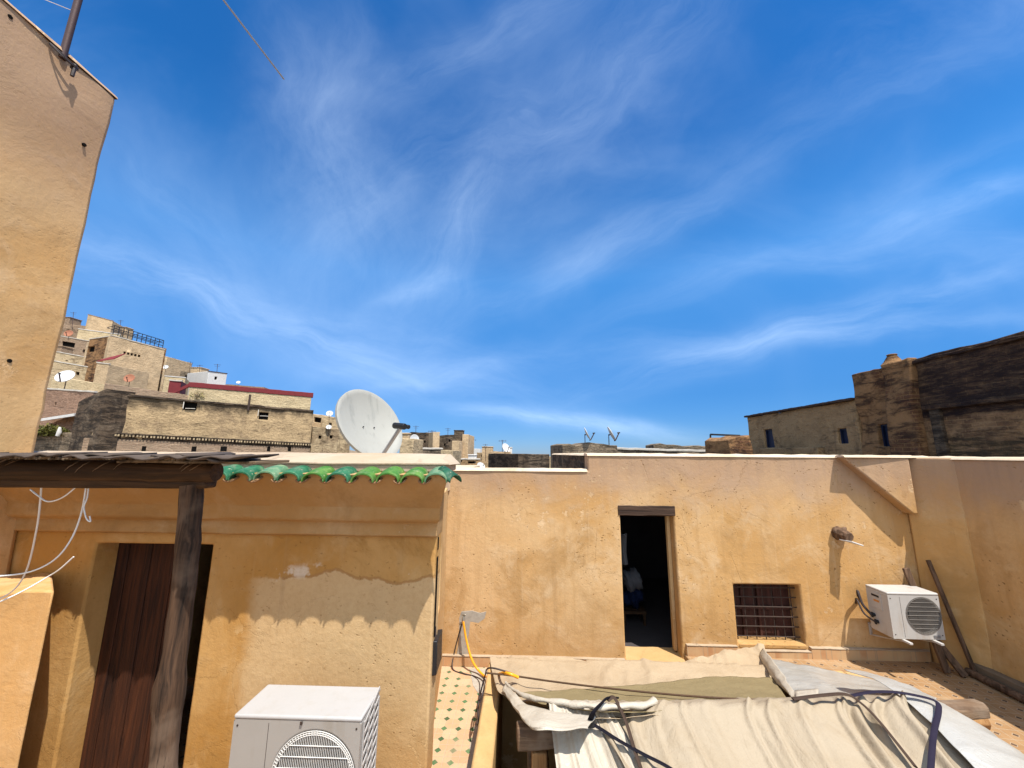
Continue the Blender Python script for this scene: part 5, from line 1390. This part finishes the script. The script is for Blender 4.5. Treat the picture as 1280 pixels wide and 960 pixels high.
# weeds on the ledge
def tuft(label, c, r, h, n, m, seed, name='weed', stem=True):
    random.seed(seed); t = thing(name, label, 'plant', c)
    bm = NB()
    for i in range(n):
        a = random.uniform(0, 6.28); rr = r*math.sqrt(random.random()); p = Vector(c)+Vector((math.cos(a)*rr, math.sin(a)*rr*.6, h*random.random()*(1-.5*rr/r)))
        s_ = random.uniform(.5, 1)*r*.22; d = Vector((random.uniform(-1,1), random.uniform(-1,1), random.uniform(-.2,1))).normalized(); e = d.cross(Vector((0.3,.2,1))).normalized()
        v = [bm.verts.new(q) for q in (p, p+d*s_*.5+e*s_*.28, p+d*s_, p+d*s_*.5-e*s_*.28)]; bm.faces.new(v)
    obj('foliage', bm, m, t, ang=180)
    if stem:
        bm = NB()
        for i in range(5):
            a = i*1.3; tube(bm, [Vector(c), Vector(c)+Vector((math.cos(a)*r*.5, math.sin(a)*r*.3, h*.8))], [.012, .005], 5)
        obj('stem', bm, M['twig'], t)
    return t
uw_, zw_ = onf(246, 496); tuft('yellow dry weed on the ledge under the red band', fplain(uw_, zw_-.15, .05), .45, .55, 160, M['weed'], 5)

# --- dark buttress, pink wall and shrub left of it
city('stained_house', 'dark stained wall beside the pink brick house', 'house', (98, 20.6), (133, 19.7), 502, 3, M['dark'], ytop2=486, step=.4, amp=.06, roofm=None)
city('brick_house', 'pinkish brick house below the round white dish', 'house', (30, 24), (118, 23), 484, 5, M['pinkbrick'], ytop2=490, step=.4, amp=.06, roofm='ledge', wins=((70,500,3,4),(97,505,3,4),))
city('low_white_house', 'low rubble house with white roof edge behind the shrub', 'house', (20, 21.5), (100, 21.0), 541, 1.2, M['stone'], ytop2=541, step=.4, amp=.06, roofm=None)
bm = NB(); q0, q1_ = P(40, 528, 22.6), P(92, 520, 22.3)
prism(bm, [q0, q1_, q1_+Vector((0, .8, .2)), q0+Vector((0, .8, .2))], (0, 0, .16)); tag(obj('roof_sheet', bm, M['white']), 'white roof sheet below the pink brick wall', 'roof sheet')
tuft('olive green shrub on the roof beside the dark wall', P(60, 546, 21.2), 1.0, .75, 1100, M['leaf'], 9, 'shrub')
q = P(72, 545, 20.9); bm = NB(); tube(bm, [q, q+Vector((.05,0,.22)), q+Vector((.02,0,.5))], [.09, .11, .05], 10); tag(obj('white_jar', bm, M['white']), 'small white jar beside the olive green shrub', 'jar')
# --- upper city on the left
city('yellow_wall_house', 'pale yellow wall strip above the pink brick house', 'house', (66, 27), (150, 27), 470, 4, M['yellow'], ytop2=484, step=.5, roofm=None)
T_, tfm, tln, ttop, tnn, tL = city('terrace_house', 'tall tan house with five small vents and roof railing', 'house', (139, 36), (206, 40), 419, 6, M['tan'], ytop2=437, step=.6,
    wins=((156,441,2.2,3),(160.5,442,2.2,3),(165,443,2.2,3),(169.5,444,2.2,3),(174,445,2.2,3)), amp=.04, roofm='ledge')
pa, pb = P(141, 418, 36.3), P(203, 436, 40.3)
bm = NB(); hh = .95
for i in range(12):
    p = pa.lerp(pb, i/11); tube(bm, [p, p+Vector((0,0,hh))], .035, 6)
for z_ in (.35, .65, .95): tube(bm, [pa+Vector((0,0,z_)), pb+Vector((0,0,z_))], .035, 6)
pc = pa-tnn*1.8; pd = pb-tnn*1.8
tube(bm, [pc+Vector((0,0,hh)), pd+Vector((0,0,hh))], .035, 6); tube(bm, [pa+Vector((0,0,hh)), pc+Vector((0,0,hh))], .035, 6); tube(bm, [pb+Vector((0,0,hh)), pd+Vector((0,0,hh))], .035, 6)
for i in range(5):
    p = pa.lerp(pb, .2*i+.1)+Vector((0,0,hh)); tube(bm, [p, p-tnn*1.8], .025, 6)
obj('railing', bm, M['blkmet'], T_)
city('side_house', 'brown shaded house with deep loggia beside the tan terrace house', 'house', (112, 37), (139, 36.2), 424, 5, M['midr'], ytop2=420, step=.5, wins=((106+8,436,12,8),), roofm='ledge')  # dark brown wall colour stands in for the tan house's shaded side
city('red_awning_house', 'small tan house front below the loggia', 'house', (121, 34), (136, 34), 453, 4, M['tan'], ytop2=455, step=.4, roofm='ledge')
bm = NB(); q = P(121, 452, 34.2); q2_ = P(143, 449, 34.8); prism(bm, [q, q2_, q2_+Vector((0, .9, .75)), q+Vector((0, .9, .55))], (0, 0, .08)); tag(obj('red_awning', bm, M['redband']), 'dark red awning against the tan terrace house', 'awning')
city('ridge_house', 'long brown house on the hilltop ridge', 'house', (60, 52), (160, 58), 402, 8, M['oldbrick'], ytop2=413, step=.9, amp=.1, wins=((74,408,2.4,3.5),(86,410,2.4,3.5),(98,411,2,3),(148,421,2,3),(123,413,2,3),(133,416,2,3)), roofm=None)
city('ridge_tower', 'square brick stair tower on the hilltop house', 'tower', (110, 51.8), (141, 53), 393, 3, M['tan'], ytop2=401, step=.6, roofm='oldbrick')
city('loggia_house', 'stepped house with dark loggia and pale ledges under the hilltop ridge', 'house', (58, 45), (122, 47), 417, 6, M['oldbrick'], ytop2=428, step=.7, wins=((86,428,12,6),(112,437,12,8)), roofm='ledge')
city('ledge_house', 'low stained house with pale ledge below the loggia', 'house', (56, 41), (122, 42), 437, 5, M['oldwarm'], ytop2=449, step=.6, roofm='ledge', wins=((66,445,4,4),(84,448,3,3.5),(102,450,4,4),))
city('ledge_house', 'lower stained house with pale ledge behind the round white dish', 'house', (54, 36), (118, 37), 449, 5, M['oldwarm'], ytop2=460, step=.6, roofm='ledge', wins=((64,457,3,3),(98,461,4,4),(110,464,2.5,3),))
city('balcony_house', 'house with overhanging white balcony slab under the roof railing', 'house', (98, 48), (150, 50), 411, 4, M['yellow'], ytop2=418, step=.7, roofm='white')
city('dark_house', 'dark old house behind the tan terrace house', 'house', (203, 52), (242, 55), 452, 6, M['dark'], ytop2=464, step=.8, wins=((212,462,2.4,3),(236,470,3,3),(226,463,4,4),), amp=.1, roofm=None)
city('small_house', 'pale house fragment behind the tan terrace house', 'house', (196, 50), (209, 50), 443, 4, M['tan'], ytop2=446, step=.8, roofm=None)
city('stone_house', 'grey brown houses sloping behind the red band', 'house', (226, 46), (262, 48), 463, 5, M['stone'], ytop2=471, step=.8, wins=((233,470,2.4,3),(254,474,3,3),(243,470,5,4),), amp=.1, roofm=None)
city('white_house', 'small white house above the red band', 'house', (261, 44), (284, 46), 464, 4, M['white'], ytop2=467, step=.8, wins=((270,472,3,4),), roofm='lintel')
city('white_roof_house', 'low pale house with white roof left of the red band', 'house', (206, 40), (232, 41), 470, 3, M['yellow'], ytop2=472, step=.8, roofm='white')
# --- between the long house and the dish
city('corbel_house', 'tan house with corbel row beside the long weathered house', 'house', (391, 27), (424, 28), 533, 5, M['oldwarm'], ytop2=536, step=.5, roofm=None, wins=((400,546,3,4),(414,545,3,4),))
city('upper_house', 'small upper house with dark loggia above the corbels', 'house', (391, 31), (404, 31), 517, 4, M['tan'], ytop2=519, step=.5, wins=((397,524,9,6),), roofm=None)
city('upper_house', 'small tan upper house behind the big dish', 'house', (403, 30), (440, 31), 520, 4, M['oldwarm'], ytop2=524, step=.5, wins=((413,530,3,4),), roofm=None)
# --- distance beyond the big dish
city('chimney_block', 'tan plaster block right behind the big dish arm', 'house', (500, 12), (517, 12), 548, 1.2, M['oldwarm'], step=.25, roofm=None, edge=.03)
city('tall_brick_house', 'tall dark brick house with pale corner beyond the dish', 'house', (514, 48), (541, 49), 540, 8, M['dark'], ytop2=541, step=.7, roofm=None, wins=((522,550,2,3),(531,552,2,3),(535,560,2,3),))
city('pale_corner_house', 'pale narrow house front between two dark brick houses', 'house', (541.5, 47.5), (550, 48), 540, 6, M['tan'], step=.7, roofm=None)
city('tall_brick_house', 'dark brick house with deep shade beside the narrow pale front', 'house', (550, 50), (578, 51), 544, 8, M['dark'], ytop2=543, step=.7, roofm=None, wins=((556,556,2,3),(562,550,2,3),))
city('buttress_house', 'tan buttressed house front below the dark brick house', 'house', (565, 46), (574, 46), 551, 5, M['tan'], step=.7, roofm=None)
city('buttress_house', 'pale house end at the edge of the dark brick houses', 'house', (578, 49), (585.5, 49), 543, 6, M['tan'], step=.7, roofm=None)
city('grey_roof_house', 'low house with grey roof edge in front of the brick houses', 'house', (517, 24), (553, 25), 561, 3, M['stone'], step=.5, roofm='ledge')
city('arched_house', 'tan rounded wall beside the low grey roof', 'house', (551, 22), (566, 22), 563, 3, M['oldwarm'], step=.4, roofm=None)
city('low_house', 'low house with long dark windows in the middle distance', 'house', (566, 34), (600, 35), 574, 5, M['tanr'], step=.5, wins=((574,576,8,3),(590,578,10,3)), roofm='ledge')
city('far_house', 'olive brown far house below thin antennas', 'house', (596, 52), (618, 52), 566, 5, M['oldwarm'], step=.8, wins=((612,572,2,2),(599,576,2,3),(604,570,5,3),), roofm=None)
city('far_house', 'tan far house with small dishes on its roof', 'house', (615, 48), (638, 48), 564, 6, M['tan'], ytop2=565, step=.8, wins=((619,578,2,2),(634,579,2,3),(622,573,2,3),(630,570,3,3)), roofm=None)
city('far_house', 'white far house behind the brown one', 'house', (584, 62), (600, 62), 561, 6, M['white'], step=.9, wins=((588,564,5,4),), roofm=None)
city('dark_wall_house', 'dark purple brown wall block on the skyline beside the pale coping', 'house', (648, 24), (687, 25), 567.5, 5, M['dark'], step=.5, roofm=None)
city('dark_wall_house', 'low dark wall left of the purple brown block', 'house', (634, 27), (650, 27), 578, 4, M['dark'], step=.5, roofm=None)
# --- middle right
R1 = city('rubble_wall', 'short rubble wall under the two white dishes', 'wall', (703, 17), (771, 17.5), 554, 2, M['stone'], ytop2=556, step=.3, amp=.12, edge=.12, roofm=None)
city('rubble_wall', 'long low dark wall to the right of the two dishes', 'wall', (768, 18.5), (930, 19.0), 561, 1.2, M['stone'], ytop2=565, step=.35, amp=.1, edge=.06, roofm='ledge')
city('rubble_wall', 'ragged stone wall on the skyline behind the low dark wall', 'wall', (817, 22), (914, 22), 556, 1.5, M['stone'], ytop2=558, step=.35, amp=.15, edge=.16, roofm=None)
city('ruined_wall', 'rounded ruined wall stub beside the tan house end', 'wall', (911, 15.2), (938, 15.6), 549, 1.2, M['midr'], ytop2=542, step=.3, amp=.15, edge=.12, roofm=None)
rl = thing('rail_frame', 'thin dark metal rail frame on the skyline by the ruined wall', 'rail', P(888, 556, 20))
bm = NB(); a, b = P(888, 556, 20), P(888, 543, 20); c = P(925, 544.5, 20); tube(bm, [a-Vector((0,0,.3)), b], .045, 6); obj('upright', bm, M['blkmet'], rl)
bm = NB(); tube(bm, [b, c], .045, 6); obj('top_rail', bm, M['blkmet'], rl)
bm = NB(); tube(bm, [c, c-Vector((0,0,1))], .045, 6); obj('upright', bm, M['blkmet'], rl)
for i, (px, ) in enumerate(((903,),)):
    bm = NB(); q = P(px, 557, 21); box(bm, q.x-.5, q.x+.9, q.y-.3, q.y+.3, q.z-.3, q.z+.2); tag(obj('stone_block', bm, M['stone'], bevel=.05), 'loose stone block on the ragged wall under the rail', 'block')

# --- the long dark house on the right, side on
def sidehouse(t, X, ya, yb, z1, m, wins=(), depth=7, amp=.06, edge=.06, name='wall', step=.3):
    holes = []
    for (px, py, pw, ph) in wins:
        q = PX(px, py, X); s_ = q.x/ray(px, py).x/F; k_ = PX(px-pw/2, py, X).y, PX(px+pw/2, py, X).y
        holes.append((min(k_), max(k_), PX(px, py+ph/2, X).z, PX(px, py-ph/2, X).z))
    bm = NB(); gridwall(bm, cuts(ya, yb, step, [q for h in holes for q in h[:2]]), cuts(-8, z1, step, [q for h in holes for q in h[2:]]),
        lambda u, v: not any(h[0] < u < h[1] and h[2] < v < h[3] for h in holes), lambda u, v, w_: (X+w_, u, v), depth, amp, X+ya, edge)
    obj(name, bm, m, t, .03)
    for h in holes:
        bm = NB(); box(bm, X+.16, X+.2, h[0]-.03, h[1]+.03, h[2]-.03, h[3]+.03); wd_ = obj('window', bm, M['bluew'], t)
        bm = NB()
        box(bm, X+.10, X+.155, h[0], h[0]+.05, h[2], h[3]); box(bm, X+.10, X+.155, h[1]-.05, h[1], h[2], h[3]); box(bm, X+.10, X+.155, h[0]+.051, h[1]-.051, h[3]-.05, h[3]); obj('frame', bm, M['bluew'], wd_)
XD = 10.8
dkl = thing('blackened_house', 'tall blackened brick house behind the shaded terrace wall', 'house', (XD, 8, -8))
zd = PX(1280, 414, XD).z; yA = PX(1137, 447, XD).y; yB = PX(1064, 469, XD).y
yC = PX(933, 521, XD).y; zdl = PX(1063, 501, XD).z
sidehouse(dkl, XD, 3.5, yA, zd, M['darkr'], (), amp=.10, edge=.05)
# ledges and ridge on the blackened wall
bm = NB(); zl = PX(1240, 505, XD).z; rough_box(bm, 0, yA-4.2, 0, .18, 0, .12, .03)
for v in bm.verts: v.co = Vector((XD-.14+v.co.y, 4+v.co.x, zl+v.co.z))
bmesh.ops.recalc_face_normals(bm, faces=bm.faces[:]); obj('string_course', bm, M['darkr'], dkl, .02)
bm = NB(); zl2 = PX(1200, 442, XD).z; rough_box(bm, 0, yA-4.0, 0, .10, 0, .09, .03)
for v in bm.verts: v.co = Vector((XD-.06+v.co.y, 4+v.co.x, zl2+v.co.z))
bmesh.ops.recalc_face_normals(bm, faces=bm.faces[:]); obj('string_course', bm, M['darkr'], dkl, .02)
bm = NB(); yq = PX(1178, 540, XD).y; box(bm, XD-.12, XD+.02, yq-.12, yq+.14, -8, PX(1178, 510, XD).z); obj('soot_pilaster', bm, M['dark'], dkl, .03)
bt = thing('buttressed_house', 'brown peeling house with a chimney buttress and one dark window', 'house', (XD, yA+.5, -8))
sidehouse(bt, XD, yA+.002, yB, zd-.02, M['midr'], ((1106, 544, 15, 28),), amp=.12, edge=.10)
yb0, yb1 = PX(1137, 500, XD-.3).y, PX(1101, 500, XD-.3).y
bm = NB(); gridwall(bm, cuts(yb0, yb1, .25), cuts(-8, zd+.02, .3), lambda u, v: True, lambda u, v, w_: (XD-.28+(.10*max(0, v-E)/2.2)+w_, u, v), .275, .09, 44, .05); 
bm2 = bm; obj('buttress', bm2, M['midr'], bt, .04)
cy = PX(1109, 448, XD).y
bm = NB(); tube(bm, [(XD+.15, cy, zd-.02), (XD+.15, cy, zd+.1), (XD+.15, cy, zd+.26)], [.30, .2, .11], 10); tube(bm, [(XD+.15, cy, zd+.26), (XD+.15, cy, zd+.31)], .125, 10); obj('chimney', bm, M['midr'], bt, .02)
tn = thing('tan_house', 'tan stained lower house with two small dark windows on the skyline', 'house', (XD, 13, -8))
sidehouse(tn, XD, yB+.002, yC, zdl, M['tanr'], ((961, 548, 12, 23), (1053, 545, 12, 19)), amp=.06, edge=.05)
bm = NB(); rough_box(bm, 0, yC-yB, 0, .3, 0, .08, .02)
for v in bm.verts: v.co = Vector((XD-.12+v.co.y, yB+.01+v.co.x, zdl+.002+v.co.z))
bmesh.ops.recalc_face_normals(bm, faces=bm.faces[:]); obj('roof_edge', bm, M['lintel'], tn, .01)
bm = NB(); zl = PX(985, 560, XD).z; yq0, yq1 = PX(1030, 557, XD).y, PX(938, 561, XD).y; box(bm, XD-.25, XD+.0, min(yq0,yq1), max(yq0,yq1), zl-.5, zl); obj('ledge', bm, M['tanr'], tn, .03)
for i, (px, r_) in enumerate(((986, .16), (1004, .20), (1020, .13))):
    tuft(('small yellow green plant at the blue window end of the coping', 'largest yellow green plant on the coping before the tan house', 'smallest yellow green plant on the coping before the tan house')[i], Vector((P(px, 569, YB+.45).x, YB+.45, HZhi-.05)), r_*.55, r_*.85, 46, M['weed'], 20+i, 'succulent', False)
    bpy.data.objects[[o.name for o in bpy.data.objects if o.name.startswith('succulent')][-1]]['group'] = 'plants on the coping'

# ------------------------------------------------------------------ small dishes and aerials
for (px, py, Y, nr, r, lab, mm, ms, ad) in (
    (733, 543, 17.3, (.9, -.12, .42), .30, 'white dish on the rubble wall, first of the pair on its short mast', 'dishw', .75, (.3, 0, -1)),
    (763, 543, 17.6, (.9, -.08, .45), .34, 'white dish tilted back with a long arm, nearer the long low wall', 'dishw', .75, (.3, 0, -1)),
    (82, 471, 25.5, (.25, -.85, .5), .50, 'round white dish above the pink brick wall', 'dishw', .9, None),
    (518, 549, 23, (.6, -.75, .25), .27, 'white dish facing the tan plaster block behind the big dish arm', 'dishw', .8, None),
    (601, 583, 30, (.5, -.6, .5), .32, 'low white dish on the far roof just above the coping', 'dishw', 1.0, None),
    (621, 580, 30, (.6, -.6, .4), .34, 'white upright dish before the tan far house', 'dishw', 1.0, None),
    (632, 560, 47, (.6, -.6, .4), .55, 'tiny dish on the tan far house roof', 'dishw', .8, None),
    (412, 517, 29.5, (.3, -.8, .5), .24, 'white dish on the small upper house beside the big dish', 'dishw', .8, None),
    (411, 534, 27.5, (.3, -.8, .5), .18, 'white dish fixed above the corbel house', 'dishw', .8, None),
    (207, 459, 45, (.3, -.8, .5), .28, 'tiny white dish on the dark old house', 'dishw', .8, None),
    (298, 478, 44, (.3, -.8, .5), .2, 'tiny white dish just over the red band', 'dishw', .8, None),
    (162, 473, 35, (.3, -.85, .3), .4, 'rust brown dish at the foot of the tan terrace house', 'rustdish', .8, None),
    (86, 417, 44, (.3, -.85, .3), .42, 'rust brown dish on the loggia house', 'rustdish', .8, None)):
    dish(lab, P(px, py, Y), nr, r, M[mm], mast=ms, far=True, armdown=ad)
def aerial(label, px, py0, py1, Y, h=None):
    a, b = P(px, py0, Y), P(px, py1, Y); t = thing('roof_aerial', label, 'aerial', a)
    bm = NB(); tube(bm, [a-Vector((0,0,1.5)), b], .035, 6); obj('pole', bm, M['mast'], t)
    bm = NB(); c = b-Vector((0,0,.12)); tube(bm, [c-Vector((.5,0,0)), c+Vector((.5,0,0))], .02, 5)
    for i in range(4): q = c+Vector((-.4+.27*i, 0, 0)); tube(bm, [q-Vector((0,.2,.12)), q+Vector((0,.2,.12))], .015, 5)
    obj('yagi', bm, M['mast'], t)
aerial('thin aerial over the white far house', 591, 570, 549, 55)
aerial('tall thin aerial over the tan far house', 628, 566, 550, 50)
aerial('short aerial over the dark brick house beyond the dish', 540, 545, 538, 48)
for (px, py0, py1, Y) in ((92, 402, 390, 53), (151, 411, 400, 55), (216, 456, 447, 52), (238, 462, 452, 53), (250, 467, 456, 47), (272, 464, 455, 45), (72, 436, 426, 42), (108, 448, 438, 42), (560, 543, 535, 50), (607, 565, 555, 52), (520, 540, 532, 48)):
    a, b = P(px, py0, Y), P(px, py1, Y); t = thing('roof_aerial', 'small thin aerial on one of the old town roofs', 'aerial', a, 'small aerials on the old town roofs')
    bm = NB(); tube(bm, [a-Vector((0,0,1.2)), b], .028, 5); c = b-Vector((0,0,.1)); tube(bm, [c-Vector((.35,.1,0)), c+Vector((.35,.1,0))], .018, 5); tube(bm, [c-Vector((.25,.1,.2)), c+Vector((.25,.1,-.2))], .014, 5); obj('pole', bm, M['mast'], t)
random.seed(5)
for (px, py, Y, w_, m_, lab) in ((80, 402, 54, 1.6, 'oldbrick', 'small brick roof hut on the hilltop house'), (152, 413, 56, 1.2, 'tan', 'tan roof hut at the end of the hilltop house'), (190, 447, 52, 1.2, 'white', 'pale water tank behind the tan terrace house'), (222, 458, 53, 1.5, 'stone', 'grey roof hut on the dark old house'), (244, 465, 47, 1.3, 'tan', 'tan roof hut left of the small white house'), (255, 469, 47.5, .8, 'oldbrick', 'brick chimney left of the small white house'), (112, 450, 38, .9, 'white', 'white water tank on the stained ledge house'), (70, 438, 42, 1.2, 'oldbrick', 'brick hut on the stained ledge house'),
        (506, 547, 26, .5, 'tan', 'tan chimney stub beside the big dish arm'), (573, 543, 52, 1.2, 'dark', 'dark roof hut on the brick house'), (609, 565, 52, 1.4, 'tan', 'tan roof hut on the olive brown far house'), (635, 563, 49, 1.0, 'white', 'white tank on the tan far house'), (590, 573, 35, .7, 'white', 'white box on the low house with long windows')):
    q = P(px, py, Y); bm = NB(); h_ = w_*random.uniform(.6, .95); box(bm, q.x-w_/2, q.x+w_/2, q.y, q.y+w_, q.z-1.5, q.z+h_*.5); box(bm, q.x-w_*.55, q.x+w_*.55, q.y-.06, q.y+w_+.06, q.z+h_*.5+.002, q.z+h_*.5+.09)
    tag(obj('roof_hut' if 'hut' in lab else 'water_tank' if 'tank' in lab else 'chimney' if 'chimney' in lab else 'roof_box', bm, M[m_], bevel=.03), lab, 'hut' if 'hut' in lab else 'tank' if 'tank' in lab else 'chimney' if 'chimney' in lab else 'box')
# ------------------------------------------------------------------ houses that fill the town beyond, for the gaps between the others
random.seed(11)
kinds = ('tan', 'oldwarm', 'oldbrick', 'tanr', 'yellow', 'midr')
words_ = ('tan', 'stained', 'brick', 'brown', 'yellowish', 'dark brown')
for i in range(16):
    px = 560+i*24+random.uniform(-6, 6); Y = 75+random.uniform(0, 60); k_ = random.randrange(6)
    city('distant_house', '%s flat roofed house far off in the town' % words_[k_], 'house', (px, Y), (px+random.uniform(10, 22), Y+random.uniform(-3, 3)), random.uniform(566, 573), 8, M[kinds[k_]], step=2.0, amp=.05, roofm=None, group='distant houses', zb=-10)
for (px0, px1, y0, Y) in ((60, 100, 425, 58), (100, 135, 421, 57), (150, 215, 446, 62), (200, 260, 467, 66), (255, 330, 478, 70), (60, 130, 462, 40)):
    k_ = random.randrange(6)
    city('hill_house', '%s house closing a gap on the hillside' % words_[k_], 'house', (px0, Y), (px1, Y+2), y0, 8, M[kinds[k_]], ytop2=y0+6, step=1.0, amp=.1, roofm=None, group='houses on the hillside', wins=((px0+9, y0+5, 3, 3), (px1-10, y0+10, 3, 3)))
for o in bpy.data.objects: o.select_set(False)
